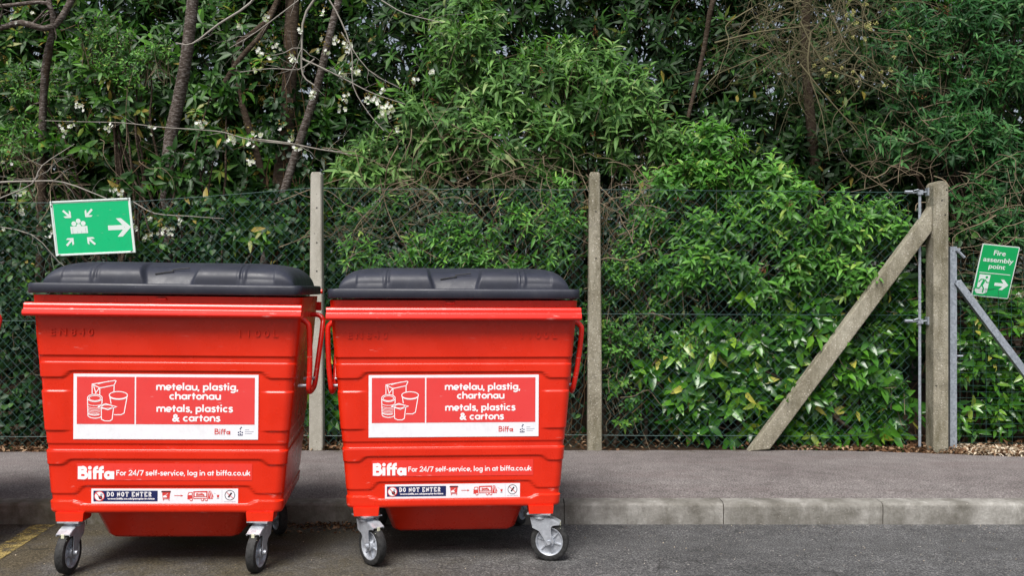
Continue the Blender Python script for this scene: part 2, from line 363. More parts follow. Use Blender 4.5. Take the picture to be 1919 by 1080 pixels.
# worn yellow line on the asphalt
def onroad(px, py, z=0):
    d = F * (H - z) / (py - 540); return ((px - 960) / F * d, d, z)
yl = [onroad(-60, 1055), onroad(12, 1040), onroad(128, 984), onroad(72, 980), onroad(-60, 1024)]
def rz(y): return 0.004 if y < 4.3 else .004 - .01 * (y - 4.3)
b = MB()
for k in range(14):
    q = []
    for t_, off in ((k / 14, 0), (k / 14, 1), ((k + 1) / 14, 1), ((k + 1) / 14, 0)):
        px_, py_ = (62 + (-180) * t_, 981 + 118 * t_) if off == 0 else (104 + (-180) * t_, 981 + 118 * t_)
        v = onroad(px_, py_); q.append((v[0], v[1], rz(v[1])))
    b.add(q, [(0, 1, 2, 3)], M_yel)
tag(b.build('road_marking'), kind='structure')

# ================================================================ TEXT AND PRINT HELPERS
_tc = {}
def text_geo(s, bold=0., spacing=1.):
    k = (s, bold, spacing)
    if k in _tc: return _tc[k]
    cu = bpy.data.curves.new('t', 'FONT'); cu.body = s; cu.size = 1; cu.offset = bold; cu.space_character = spacing; cu.resolution_u = 4
    o = bpy.data.objects.new('t', cu); C.objects.link(o); bpy.context.view_layer.update()
    me = o.evaluated_get(bpy.context.evaluated_depsgraph_get()).to_mesh()
    vs = [(v.co.x, v.co.y) for v in me.vertices]; fs = [tuple(p.vertices) for p in me.polygons]
    bpy.data.objects.remove(o); bpy.data.curves.remove(cu)
    _tc[k] = (vs, fs); return vs, fs
class Print:
    """flat artwork in (u, v), stacked in thin layers, mapped to 3D by fn(u, v, h)"""
    def __init__(s, fn, step=.0007): s.b = MB(); s.fn = fn; s.step = step
    def poly(s, pts, layer, m): s.b.add([s.fn(u, v, layer * s.step) for u, v in pts], [tuple(range(len(pts)))], m)
    def rect(s, u0, v0, u1, v1, layer, m): s.poly([(u0, v0), (u1, v0), (u1, v1), (u0, v1)], layer, m)
    def disc(s, cu, cv, r, layer, m, n=20, ry=None): s.poly([(cu + r * math.cos(2 * math.pi * k / n), cv + (ry or r) * math.sin(2 * math.pi * k / n)) for k in range(n)], layer, m)
    def line(s, pts, w, layer, m, closed=False):
        if closed: pts = pts + [pts[0], pts[1]]
        k = len(pts); L = []; Rr = []
        for i, (x, y) in enumerate(pts):
            if 0 < i < k - 1:
                a = Vector((x - pts[i - 1][0], y - pts[i - 1][1])).normalized(); c = Vector((pts[i + 1][0] - x, pts[i + 1][1] - y)).normalized()
                t = (a + c); t = t.normalized() if t.length > .2 else a; n = Vector((-t.y, t.x)); sc = 1 / max(.45, n.dot(Vector((-a.y, a.x))))
            else:
                q = (pts[1][0] - x, pts[1][1] - y) if i == 0 else (x - pts[i - 1][0], y - pts[i - 1][1])
                t = Vector(q).normalized(); n = Vector((-t.y, t.x)); sc = 1
            L.append((x + n.x * w / 2 * sc, y + n.y * w / 2 * sc)); Rr.append((x - n.x * w / 2 * sc, y - n.y * w / 2 * sc))
        for i in range(k - 1 - (1 if closed else 0)):
            s.poly([Rr[i], Rr[i + 1], L[i + 1], L[i]], layer + .02 * (i % 2), m)
    def ell(s, cu, cv, rx, ry, w, layer, m, a0=0, a1=360, n=28):
        pts = [(cu + rx * math.cos(R(a0 + (a1 - a0) * k / n)), cv + ry * math.sin(R(a0 + (a1 - a0) * k / n))) for k in range(n + 1)]
        s.line(pts, w, layer, m)
    def text(s, st, u0, u1, v, h, layer, m, bold=.02, spacing=1., center=None):
        """fit between u0 and u1; v = baseline; h = height of an 'x'-less capital"""
        vs, fs = text_geo(st, bold, spacing); xs = [p[0] for p in vs]; x0, x1 = min(xs), max(xs)
        su = (u1 - u0) / (x1 - x0); sv = h / .73
        s.b.add([s.fn(u0 + (x - x0) * su, v + y * sv, layer * s.step) for x, y in vs], fs, m)
    def build(s, name, parent): return s.b.build(name, parent)
def mapped(p, ox, oy, sx, sy): return [(ox + x * sx, oy + y * sy) for x, y in p]
def arc(cx, cy, rx, ry, a0, a1, n=10): return [(cx + rx * math.cos(R(a0 + (a1 - a0) * k / n)), cy + ry * math.sin(R(a0 + (a1 - a0) * k / n))) for k in range(n + 1)]
def biffa(pr, u, v, w, h, layer, m, t=.2):
    """heavy rounded wordmark, unit box 2.55 x 1"""
    sx, sy = w / 2.62, h; T = t * (sx + sy) / 2; e = t / 2
    cnt = [0]
    def ln(p, k=1): cnt[0] += 1; pr.line(mapped(p, u, v, sx, sy), T * k, layer + .12 * cnt[0], m)
    ln([(e, 0), (e, 1)]); ln([(e, 1 - e), (.36, 1 - e)] + arc(.36, .74, .17, .74 - .5 - .01, 80, -90, 6)[0:0] + arc(.38, .735, .16, .165, 90, -90, 8) + [(e, .57)])
    ln([(e, .52), (.4, .52)] + arc(.42, .31, .2, .21, 90, -90, 8) + [(e, e)])
    ln([(.86, 0), (.86, .66)]); pr.disc(u + .86 * sx, v + .88 * sy, T * .58, layer, m)
    for o in (1.1, 1.5): ln([(o + e, 0), (o + e, .72)] + arc(o + e + .17, .72, .17, .18, 180, 85, 6)[1:] + [(o + e + .24, .9)]); ln([(o - .02, .58), (o + .38, .58)], .8)
    ln(arc(2.2, .31, .2, .215, 0, 360, 16)); ln([(2.5 - e * 0, 0), (2.5, .62)])

def glyphs():
    ring = arc(.27, .25, .2, .2, 0, 360, 16); dot = lambda x, y: [(x, y), (x, y + .01)]
    hook = [(.08, 0), (.08, .47)]
    arch = lambda x, w: [(x, 0)] + arc(x - w / 2, .27, w / 2, .2, 0, 180, 10)
    G = {'a': (.58, [ring, [(.47, 0), (.47, .5)]]), 'b': (.56, [ring, [(.07, 0), (.07, .76)]]), 'c': (.50, [arc(.27, .25, .2, .2, 52, 308, 14)]),
     'e': (.57, [arc(.27, .25, .21, .215, 0, 305, 15), [(.06, .235), (.52, .235)]]), 'f': (.34, [[(.14, 0), (.14, .58)] + arc(.26, .58, .12, .13, 180, 80, 6), [(.0, .43), (.3, .43)]]),
     'g': (.58, [ring, [(.47, .5), (.47, -.04)] + arc(.27, -.03, .2, .17, 0, -150, 10)]), 'h': (.54, [[(.07, 0), (.07, .76)], arch(.45, .38)]), 'i': (.22, [[(.08, 0), (.08, .5)], [(.08, .62), (.08, .75)]]),
     'k': (.5, [[(.07, 0), (.07, .76)], [(.42, .5), (.12, .22)], [(.2, .28), (.44, 0)]]), 'l': (.22, [[(.08, 0), (.08, .76)]]), 'm': (.82, [[(.07, 0), (.07, .5)], arch(.41, .34), arch(.75, .34)]),
     'n': (.54, [[(.07, 0), (.07, .5)], arch(.45, .38)]), 'o': (.55, [ring]), 'p': (.57, [ring, [(.07, -.24), (.07, .5)]]), 'r': (.36, [[(.07, 0), (.07, .5)], arc(.28, .25, .2, .2, 180, 85, 7)]),
     's': (.44, [[(.36, .42), (.24, .475), (.11, .44), (.09, .34), (.19, .275), (.31, .22), (.34, .11), (.22, .02), (.04, .07)]]), 't': (.36, [[(.15, 0), (.15, .66)], [(.0, .43), (.31, .43)]]),
     'u': (.54, [[(.45, 0), (.45, .5)], [(.07, .5), (.07, .25)] + arc(.26, .22, .19, .19, 180, 350, 9)]), 'v': (.48, [[(.03, .5), (.22, 0), (.42, .5)]]), ' ': (.26, []), '.': (.2, [[(.08, 0), (.08, .10)]]),
     ',': (.2, [[(.10, .08), (.03, -.12)]]), '-': (.34, [[(.03, .25), (.27, .25)]]), '/': (.36, [[(.0, -.06), (.28, .76)]]), '2': (.54, [arc(.25, .52, .19, .19, 170, -20, 9) + [(.06, .05), (.48, .05)]]),
     '4': (.56, [[(.36, 0), (.36, .72), (.04, .2), (.5, .2)]]), '7': (.5, [[(.02, .68), (.44, .68), (.16, 0)]]), 'F': (.46, [[(.07, 0), (.07, .74)], [(.07, .69), (.42, .69)], [(.07, .39), (.38, .39)]]),
     '&': (.66, [[(.58, 0), (.16, .52)] + arc(.28, .58, .13, .12, 190, -20, 8) + [(.12, .28)] + arc(.25, .17, .19, .15, 150, 300, 8) + [(.5, .32)]])}
    return G
GL = glyphs()
def stroke_text(pr, st, u0, u1, v, h, layer, m, w=.13):
    '''geometric rounded lettering; h = height of the letter l'''
    tot = sum(GL[c][0] for c in st); sx = (u1 - u0) / tot; sy = h / .76; x = u0
    for c in st:
        for k, pl in enumerate(GL[c][1]): pr.line([(x + px * sx, v + py * sy) for px, py in pl], w * (sx + sy) / 2, layer + .05 * k, m)
        x += GL[c][0] * sx
# ================================================================ BINS
ZB, ZT = .285, 1.335
def hw(z): return .553 + (.641 - .553) * (z - ZB) / (ZT - ZB)
def yf(z): return -.470 - .020 * (z - ZB) / (ZT - ZB)
def yb(z): return .370 + .07 * (z - ZB) / (ZT - ZB)
# pressed relief: (z at centre, z at sides, new level centre, new level sides)
REL = [(1.045, 1.045, -.007, -.007), (1.012, 1.012, 0, 0), (.972, .940, -.007, -.007), (.875, .875, -.007, 0), (.683, .683, -.007, -.007),
       (.619, .619, -.012, -.012), (.588, .588, 0, 0), (.546, .519, -.007, -.007), (.416, .378, -.013, -.013), (.326, .344, 0, 0)]
def relief(w, z):
    lv = 0.
    for zc, zs, lc, ls in REL:
        zz = zc + (zs - zc) * w; l = lc + (ls - lc) * w
        t = (zz - z) / .0065 + .5; t = min(1, max(0, t)); t = t * t * (3 - 2 * t)
        lv = lv * (1 - t) + l * t
    return lv
def make_bin():
    root = empty('wheeled_bin', (0, 0, 0))
    b = MB(); NZ = 300; ring_n = 0; V = []; rc = .042
    for k in range(NZ + 1):
        z = ZB + (ZT - ZB) * k / NZ; a, f, bk = hw(z), yf(z), yb(z)
        inset = 0
        if z < ZB + .02: q = (ZB + .02 - z) / .02; inset = .012 * (1 - math.sqrt(max(0, 1 - q * q)))
        pts = []
        nfr = 90
        for i in range(nfr + 1):      # front, left to right
            x = -a + rc + (2 * a - 2 * rc) * i / nfr; ax = abs(x)
            w = min(1, max(0, (ax - .445 - 0.0) / .05)); w = w * w * (3 - 2 * w)
            if z < .45: w2 = min(1, max(0, (ax - .385) / .05)); w = w2 * w2 * (3 - 2 * w2)
            pts.append((x, f - relief(w, z) + inset))
        rs = relief(1, z)
        a2 = a + rs * .4 - inset; ff = f - rs + inset; bb = bk + rs - inset
        for i in range(1, 9): q = R(-90 + 90 * i / 9); pts.append((a2 - rc + rc * math.cos(q), ff + rc + rc * math.sin(q)))
        for i in range(11): pts.append((a2, ff + rc + (bb - ff - 2 * rc) * i / 10))
        for i in range(1, 9): q = R(90 * i / 9); pts.append((a2 - rc + rc * math.cos(q), bb - rc + rc * math.sin(q)))
        for i in range(11): pts.append((a2 - rc - (2 * a2 - 2 * rc) * i / 10, bb))
        for i in range(1, 9): q = R(90 + 90 * i / 9); pts.append((-a2 + rc + rc * math.cos(q), bb - rc + rc * math.sin(q)))
        for i in range(11): pts.append((-a2, bb - rc - (bb - ff - 2 * rc) * i / 10))
        for i in range(1, 9): q = R(180 + 90 * i / 9); pts.append((-a2 + rc + rc * math.cos(q), ff + rc + rc * math.sin(q)))
        ring_n = len(pts); V += [(x * (1 - .09 * max(0, y - ff - .05) / (bb - ff)), y, z) for x, y in pts]
    n = ring_n
    fs = [(k * n + i, k * n + (i + 1) % n, (k + 1) * n + (i + 1) % n, (k + 1) * n + i) for k in range(NZ) for i in range(n)]
    fs += [tuple(range(n))[::-1], tuple(NZ * n + i for i in range(n))]
    b.add(V, fs, M_red)
    # sunken belly below
    def ringr(z, x, y0, y1, c):
        return [(-x + c, y0, z), (x - c, y0, z), (x, y0 + c * 1.2, z), (x, y1 - c, z), (x - c, y1, z), (-x + c, y1, z), (-x, y1 - c, z), (-x, y0 + c * 1.2, z)]
    for L in ([ringr(.292, .50, -.24, .33, .10), ringr(.270, .47, -.23, .31, .10), ringr(.165, .33, -.16, .20, .06), ringr(.158, .31, -.14, .18, .05)],
              [ringr(.292, .375, -.41, .10, .03), ringr(.272, .365, -.395, .10, .03), ringr(.152, .325, -.345, .12, .03), ringr(.138, .312, -.330, .12, .03), ringr(.134, .292, -.310, .11, .03)]):
        kk = len(L); vv = sum(L, []); ff = [(k * 8 + i, k * 8 + (i + 1) % 8, (k + 1) * 8 + (i + 1) % 8, (k + 1) * 8 + i) for k in range(kk - 1) for i in range(8)] + [tuple((kk - 1) * 8 + i for i in range(8))]
        b.add(vv, ff, M_red)
    for sx in (-1, 1):                # caster brackets
        for yy, cx_ in ((-.425, .451), (.30, .42)):
            b.prism([(sx * cx_ - .066, ZB + .006), (sx * cx_ + .066, ZB + .006), (sx * cx_ + .062, .249), (sx * cx_ - .062, .249)], yy - .055, yy + .055, 1, M_red)
    body = b.build('body', root, smooth=50)
    # front rail
    b = MB(); pr = [(-.478, 1.300), (-.532, 1.300), (-.541, 1.296), (-.545, 1.289), (-.546, 1.272), (-.548, 1.268), (-.556, 1.266), (-.561, 1.261), (-.563, 1.254), (-.564, 1.246), (-.559, 1.239), (-.552, 1.236), (-.478, 1.236)]
    b.prism(pr[::-1], -.65, .65, 0, M_rail); b.build('front_rail', root, bevel=.0015)
    b = MB(); b.prism([(.45, 1.30), (.49, 1.30), (.495, 1.25), (.45, 1.25)], -.6, .6, 0, M_rail)
    b.build('rear_rail', root, bevel=.003)
    b = MB(); b.box((-.05, -.503, 1.316), (.0, -.486, 1.328), M_rail); b.build('lid_catch', root, bevel=.004)
    # embossed capacity marks
    def front(off): return lambda u, v, h: (u, yf(v) - off - h, v)
    e = Print(front(.0008)); e.step = 1
    for st, u0, u1 in (('EN840', -.545, -.345), ('1100L', .345, .53)):
        vs, f2 = text_geo(st, .01, 1.6); xs = [q[0] for q in vs]; x0, x1 = min(xs), max(xs)
        lo = [(u0 + (x - x0) * (u1 - u0) / (x1 - x0), 1.143 + y * .034 / .73) for x, y in vs]; nn = len(lo)
        e.b.add([(x, yf(z) - .006, z) for x, z in lo], f2, M_red)
        cnt = {}
        for fc in f2:
            for i in range(len(fc)): k2 = (fc[i], fc[(i + 1) % len(fc)]); cnt[k2] = 1
        ed = [k2 for k2 in cnt if (k2[1], k2[0]) not in cnt]
        o = len(e.b.v); e.b.add([(x, yf(z) - .006, z) for x, z in lo] + [(x, yf(z) + .003, z) for x, z in lo], [(p, q, nn + q, nn + p) for p, q in ed], M_red)
    e.build('embossed_lettering', root)
    # ---- stickers
    s = Print(front(-.0048))
    s.rect(-.440, .643, .437, .958, 0, M_white); s.rect(-.424, .716, -.152, .944, 1, M_pink); s.rect(-.145, .716, .420, .944, 1, M_pink)
    stroke_text(s, 'metelau, plastig,', -.050, .343, .8816, .036, 2, M_letter, .150)
    stroke_text(s, 'chartonau', .0125, .2595, .8368, .036, 2, M_letter, .150)
    stroke_text(s, 'metals, plastics', -.048, .318, .7764, .036, 2, M_letter, .150)
    s.text('&', .027, .064, .7307, .036, 2, M_letter, .04); stroke_text(s, 'cartons', .078, .258, .7307, .036, 2, M_letter, .150)
    biffa(s, .229, .668, .076, .028, 1, M_logo, .15)
    for (du, dv) in ((0, 0), (.009, -.004), (-.009, -.004), (0, -.012), (.009, -.016), (-.009, -.016), (0, .013), (.004, .02)): s.disc(.352 + du, .682 + dv, .0036, 1, M_navy, 8)
    s.line([(.346, .664), (.358, .664)], .003, 1, M_navy)
    for k, wd in enumerate((.02, .042, .034)): s.line([(.374, .691 - .009 * k), (.374 + wd, .691 - .009 * k)], .0022, 1, M_grey)
    def X(px): return -.436 + (px - 40) / 1820 * .873
    def Z(py): return .958 - (py - 45) / 668 * .315
    def P2(l): return [(X(a), Z(c)) for a, c in l]
    w = .0042
    # carton
    s.line(P2([(215, 262), (215, 150), (440, 112), (450, 118), (430, 160), (290, 190), (290, 262)]), w, 2, M_letter); s.line(P2([(215, 150), (290, 190)]), w, 2, M_letter)
    s.line(P2([(228, 158), (250, 240), (284, 192)]), w, 2.1, M_letter); s.line(P2([(270, 150), (380, 118)]), w * .7, 2, M_letter); s.line(P2([(430, 160), (430, 235)]), w, 2, M_letter)
    # tin
    s.ell(X(242), Z(292), .0345, .0175, w, 2, M_letter); s.ell(X(242), Z(294), .027, .012, w * .7, 2, M_letter)
    s.line(P2([(170, 300), (175, 470)]), w, 2, M_letter); s.line(P2([(314, 300), (312, 350)]), w, 2, M_letter)
    s.ell(X(244), Z(468), .033, .0145, w, 2, M_letter, 180, 330)
    for k in range(6): s.ell(X(242), Z(372 + 15 * k), .033, .011, w * .5, 2, M_letter, 185, 325 - 3 * k)
    s.ell(X(242), Z(345), .033, .012, w * .6, 2, M_letter, 180, 350); s.ell(X(242), Z(440), .033, .012, w * .6, 2, M_letter, 185, 315)
    # cup
    s.ell(X(473), Z(262), .043, .0175, w, 2, M_letter); s.ell(X(473), Z(270), .042, .0165, w, 2.2, M_letter, 180, 360)
    s.line(P2([(390, 285), (402, 350)]), w, 2, M_letter); s.line(P2([(557, 285), (530, 445), (500, 462), (430, 462)]), w, 2, M_letter)
    # pot
    s.line(P2([(272, 380), (350, 350), (455, 380), (370, 412), (272, 380)]), w, 2, M_letter); s.ell(X(362), Z(380), .025, .0085, w * .7, 2.1, M_letter)
    s.line(P2([(305, 400), (308, 510), (340, 526), (390, 526), (412, 510), (426, 395)]), w, 2, M_letter)
    s.line(P2([(300, 400), (425, 395)]), w * .6, 2, M_letter)
    s.build('recycling_sticker', root)
    s = Print(front(-.0055)); s.rect(-.423, .444, .410, .526, 0, M_strip); s.rect(-.422, .448, -.250, .512, .5, M_strip)
    biffa(s, -.418, .450, .172, .062, 1, M_letter, .245)
    stroke_text(s, 'For 24/7 self-service, log in at biffa.co.uk', -.237, .402, .468, .026, 1, M_letter, .13)
    s.build('web_address_sticker', root)
    s = Print(front(-.0112)); s.rect(-.356, .331, .342, .403, 0, M_white); s.rect(-.346, .341, -.042, .393, 1, M_navy)
    s.disc(-.318, .367, .0245, 2, M_letter); s.ell(-.318, .367, .0235, .0235, .004, 3, M_logo); s.disc(-.312, .360, .009, 3, M_dark); s.disc(-.308, .374, .0055, 3, M_grey)
    s.line([(-.322, .366), (-.305, .352)], .006, 3.1, M_dark); s.line([(-.334, .383), (-.302, .351)], .0035, 4, M_logo)
    # slab letters
    glyph = {'D': [[(0, 0), (.45, 0), (.75, .25), (.75, .75), (.45, 1), (0, 1)], [(.18, 0), (.18, 1)]], 'O': [arc(.4, .5, .32, .5, 0, 360, 12)],
             'N': [[(.12, 0), (.12, 1)], [(.12, 1), (.72, 0)], [(.72, 0), (.72, 1)], [(0, 0), (.24, 0)], [(.6, 1), (.84, 1)]],
             'T': [[(0, 1), (.8, 1)], [(.4, 1), (.4, 0)], [(.2, 0), (.6, 0)], [(.0, .78), (0, 1)], [(.8, .78), (.8, 1)]],
             'E': [[(.0, 1), (.72, 1), (.72, .78)], [(.17, 0), (.17, 1)], [(.17, .52), (.55, .52)], [(.0, 0), (.75, 0), (.75, .22)]],
             'R': [[(0, 1), (.5, 1), (.68, .8), (.62, .58), (.45, .5), (.15, .5)], [(.17, 0), (.17, 1)], [(.4, .5), (.62, 0), (.8, 0)], [(0, 0), (.34, 0)]]}
    u = -.283; cw = .0165
    for ch in 'DO NOT ENTER':
        if ch == ' ': u += .0095; continue
        for pl in glyph[ch]: s.line(mapped(pl, u, .3665, cw, .0185), .0044, 2, M_letter)
        u += cw * 1.0 + .0034
    s.text('www.biffa.co.uk/people-in-bins', -.280, -.056, .3505, .0085, 2, M_letter, .04)
    # bin icon, arrow, truck
    s.poly([(-.022, .393), (.019, .393), (.015, .357), (-.018, .357)], 1, M_logo); s.rect(-.024, .386, .021, .391, 2, M_dark)
    s.line([(-.012, .352), (-.016, .346)], .003, 2, M_logo); s.line([(.010, .352), (.014, .346)], .003, 2, M_logo); s.line([(-.018, .354), (.016, .354)], .003, 2, M_logo)
    s.poly([(-.017, .366), (-.006, .372), (.004, .364), (.0, .36), (-.015, .36)], 2, M_letter); s.line([(-.004, .369), (.006, .380)], .002, 2.1, M_letter)
    s.line([(.037, .369), (.070, .369)], .003, 1, M_logo); s.poly([(.068, .374), (.080, .369), (.068, .364)], 1.1, M_logo)
    s.poly([(.100, .351), (.100, .372), (.106, .386), (.125, .386), (.125, .351)], 1, M_logo); s.poly([(.104, .372), (.109, .382), (.121, .382), (.121, .372)], 2, M_letter)
    s.poly([(.128, .353), (.128, .390), (.196, .392), (.196, .353)], 1, M_logo); s.rect(.135, .366, .190, .384, 2, M_letter)
    s.text('Biffa', .142, .182, .369, .012, 3, M_logo, .04); s.rect(.132, .357, .192, .361, 2, M_letter)
    s.poly([(.198, .353), (.200, .392), (.212, .392), (.224, .366), (.221, .353)], 1, M_logo)
    for k in range(2): s.line([(.202 + .008 * k, .390), (.212 + .007 * k, .356)], .0022, 2, M_letter)
    for q in (.118, .172, .190): s.disc(q, .350, .0075, 2, M_logo, 12); s.disc(q, .350, .0042, 3, M_letter, 10)
    s.line([(.226, .381), (.237, .377)], .0012, 1, M_grey); s.poly([(.240, .373), (.252, .373), (.250, .360), (.242, .360)], 1, M_logo); s.line([(.241, .356), (.251, .356)], .002, 1, M_dark)
    s.line([(.265, .336), (.265, .399)], .0008, 1, M_grey)
    s.ell(.303, .371, .0235, .0235, .0028, 1, M_dark); s.line([(.296, .361), (.311, .383)], .0075, 1, M_dark); s.line([(.287, .386), (.319, .356)], .0025, 2, M_logo)
    s.text('NO BATTERIES', .275, .332, .337, .0055, 1, M_grey, .0)
    s.build('warning_sticker', root)
    # ---- lid
    b = MB(); xa, y0, y1, zr0, zr1, rr = .650, -.540, .44, 1.345, 1.392, .05
    def rrect(x, a0, a1, r, n=8):
        out = []
        for cx, cy, q0 in ((x - r, a0 + r, -90), (x - r, a1 - r, 0), (-x + r, a1 - r, 90), (-x + r, a0 + r, 180)):
            for i in range(n + 1): q = R(q0 + 90 * i / n); out.append((cx + r * math.cos(q), cy + r * math.sin(q)))
        return out
    rings = [(xa - .02, y0 + .02, y1 - .02, zr0 + .006, .035), (xa - .004, y0 + .004, y1 - .004, zr0, .05), (xa, y0, y1, zr0 + .004, .05), (xa, y0, y1, zr1 - .008, .05), (xa - .003, y0 + .003, y1 - .003, zr1 - .001, .05), (xa - .009, y0 + .009, y1 - .009, zr1, .045), (xa - .06, y0 + .045, y1 - .03, zr1 + .002, .05)]
    V = []; n = 36
    for k, (x_, a0, a1, z_, r_) in enumerate(rings): V += [(p[0] * (1 - .07 * (p[1] - y0)), p[1], z_ + (.0015 * math.sin(p[0] * 31) if 0 < k < 5 and p[1] < -.4 else 0)) for p in rrect(x_, a0, a1, r_)]
    fs = [(k * n + i, k * n + (i + 1) % n, (k + 1) * n + (i + 1) % n, (k + 1) * n + i) for k in range(len(rings) - 1) for i in range(n)] + [tuple(range(n))[::-1], tuple((len(rings) - 1) * n + i for i in range(n))]
    b.add(V, fs, M_lid)
    NX, NT = 220, 72; V = []; DX = .600; ya, yb2, hh = -.480, .40, .113
    def sm(a, c, x): t = min(1, max(0, (x - a) / (c - a))); return t * t * (3 - 2 * t)
    for i in range(NX + 1):
        x = -DX + 2 * DX * i / NX; u = abs(x) / DX; env = max(0, 1 - u ** 11) ** .5 if u < 1 else 0
        ax = abs(x)
        for j in range(NT + 1):
            t = math.pi * j / NT; cy, sy = math.cos(t), math.sin(t)
            yy = -math.copysign(abs(cy) ** .5, cy); zz = abs(sy) ** .56
            yc, yw = (ya + yb2) / 2, (yb2 - ya) / 2
            fr = sm(.01, .03, j / NT) * (1 - sm(.30, .36, j / NT))          # band on the front slope
            dz = 0
            dz -= .0035 * fr * (sm(.338, .343, ax) - sm(.350, .355, ax)) * 1.8          # groove
            dz -= .006 * fr * (sm(.366, .373, ax) - sm(.500, .507, ax))                # recessed side panel
            dz -= .003 * fr * (sm(.325, .33, ax) - sm(.331, .337, ax))
            gw = .098 + .036 * zz; gr = 1 - sm(gw, gw + .020, ax)               # grip recess in the middle
            y = yc + yw * yy * (.94 + .06 * env); z = hh * zz * env
            k2 = 1 - sm(.26, .50, j / NT)
            y += gr * (.015 + .060 * zz) * k2; z -= gr * .002 * k2
            ny_, nz_ = yy, zz
            l = math.hypot(ny_, nz_) or 1
            y += dz * ny_ / l; z += dz * nz_ / l
            V.append((x * (1 - .05 * (y - ya)), y, zr1 - .001 + max(0, z)))
    fs = [(i * (NT + 1) + j, (i + 1) * (NT + 1) + j, (i + 1) * (NT + 1) + j + 1, i * (NT + 1) + j + 1) for i in range(NX) for j in range(NT)]
    b.add(V, fs, M_lid)
    lid = b.build('lid', root, smooth=55)
    # zigzag mark pressed in the grip recess
    b = MB()
    def onl(x, q): return (x, -.437 + q * .030, zr1 + .050 + q * .034)
    zz = [(-.072, .05), (-.005, .42), (.004, .34), (.010, .60), (-.002, .52), (-.002, .52)]
    pts = [onl(x, q) for x, q in ((-.075, .0), (.008, .40), (.004, .62), (.085, .90))]
    b.tube([pts[0], pts[1]], .003, M_rub, 5); b.tube([pts[1], pts[2]], .003, M_rub, 5); b.tube([pts[2], pts[3]], .003, M_rub, 5)
    b.build('grip_emblem', lid)
    b = MB(); b.tube([(-.60, .52, 1.36), (.60, .52, 1.36)], .014, M_red, 10)
    for q in (-.5, 0, .5): b.box((q - .035, .47, 1.345), (q + .035, .535, 1.378), M_lid)
    b.build('lid_hinge', root, smooth=40)
    # ---- lifting handles
    for sx in (-1, 1):
        b = MB(); A = .59
        loop = [(A - .05, -.40, 1.228), (A + .012, -.40, 1.226), (A + .040, -.40, 1.21), (A + .052, -.40, 1.175), (A + .050, -.395, 1.0), (A + .042, -.388, .90), (A + .040, -.370, .872), (A + .040, -.33, .862),
                (A + .040, -.22, .872), (A + .041, -.175, .895), (A + .044, -.13, .95), (A + .052, .06, 1.17), (A + .048, .085, 1.215), (A + .02, .095, 1.235), (A - .05, .095, 1.238)]
        loop = [((x - A), y, z) for x, y, z in loop]
        b.tube([(sx * x, y, z - 1.23) for x, y, z in catmull(loop, 5)], .0135, M_rail, 12)
        h = b.build('side_handle', root, smooth=60); h.location = (sx * A, 0, 1.23)
        for yy, zz in ((-.36, .895), (-.19, .915)):
            b = MB(); b.tube([(sx * (hw(zz) - .03 - A), yy, zz - 1.23), (sx * (.042), yy, zz - 1.23)], .0085, M_zinc, 10)
            b.build('steel_bar', h, smooth=60)
    # ---- casters
    def caster(x, y, ang):
        """ang: trail direction, degrees from the front (-y) towards +x"""
        b = MB(); zc = -.145; tr = .052      # caster origin at the top plate z .245
        b.box((-.062, -.052, -.004), (.062, .052, .003), M_zinc)
        b.lathe([(0, -.004), (.046, -.004), (.048, -.010), (.040, -.018), (.044, -.022), (.044, -.027), (0, -.027)], (0, 0, 0), (0, 0, 1), M_zinc, 24)
        out = [(-.046, -.026), (.046, -.024), (.075, -.032), (.108, -.048), (.106, -.056), (.082, -.058), (.066, -.064), (.062, -.078), (tr + .016, zc - .002), (tr + .010, zc - .012), (tr - .004, zc - .014), (tr - .014, zc - .004), (.0, zc + .055), (-.034, -.075)]
        for s0 in (-1, 1): b.prism([(p[0], p[1]) for p in out], s0 * .032 - .0018, s0 * .032 + .0018, 1, M_zinc)
        b.prism([(-.046, -.022), (.046, -.021), (.075, -.029), (.108, -.045), (.108, -.049), (.075, -.033), (.046, -.0255), (-.046, -.0265)], -.032, .032, 1, M_zinc)
        b.prism([(-.048, -.022), (-.045, -.022), (-.033, -.074), (-.036, -.074)], -.032, .032, 1, M_zinc)
        for s0 in (-1, 1): b.lathe([(0, s0 * .046), (.010, s0 * .046), (.012, s0 * .040), (.012, s0 * .034)], (tr, 0, zc), (0, 1, 0), M_zinc, 12)
        f = b.build('caster', root, smooth=35)
        w = MB(); w.lathe([(.070, -.018), (.074, -.022), (.090, -.0225), (.097, -.019), (.0995, -.012), (.1, 0), (.0995, .012), (.097, .019), (.090, .0225), (.074, .022), (.070, .018)], (tr, 0, zc), (0, 1, 0), M_rub, 48)
        w.build('tyre', f, smooth=35)
        w = MB()
        for s0 in (-1, 1):
            w.lathe([(.074, s0 * .019), (.071, s0 * .0215), (.066, s0 * .019), (.062, s0 * .008), (.030, s0 * .006), (.026, s0 * .010), (.024, s0 * .026), (.0, s0 * .027)], (tr, 0, zc), (0, 1, 0), M_zinc, 40)
            for k in range(6):
                M = Matrix.Translation((tr, 0, zc)) @ Matrix.Rotation(R(60 * k + 15), 4, 'Y')
                y_a, y_b = (.007, .014) if s0 > 0 else (-.014, -.007)
                w.box((.022, y_a, -.003), (.064, y_b, .003), M_zinc, M)
        w.build('rim', f, smooth=35)
        w = MB(); w.box((.06, -.016, -.036), (.113, .016, -.030), M_cream, Matrix.Rotation(R(9), 4, 'Y'))
        w.box((.103, -.008, -.075), (.110, .008, -.045), M_cream); w.box((.102, -.022, -.086), (.112, .022, -.072), M_cream)
        w.build('brake_pedal', f, bevel=.002)
        f.location = (x, y, .245); f.rotation_euler = (0, 0, R(ang - 90))
        return f
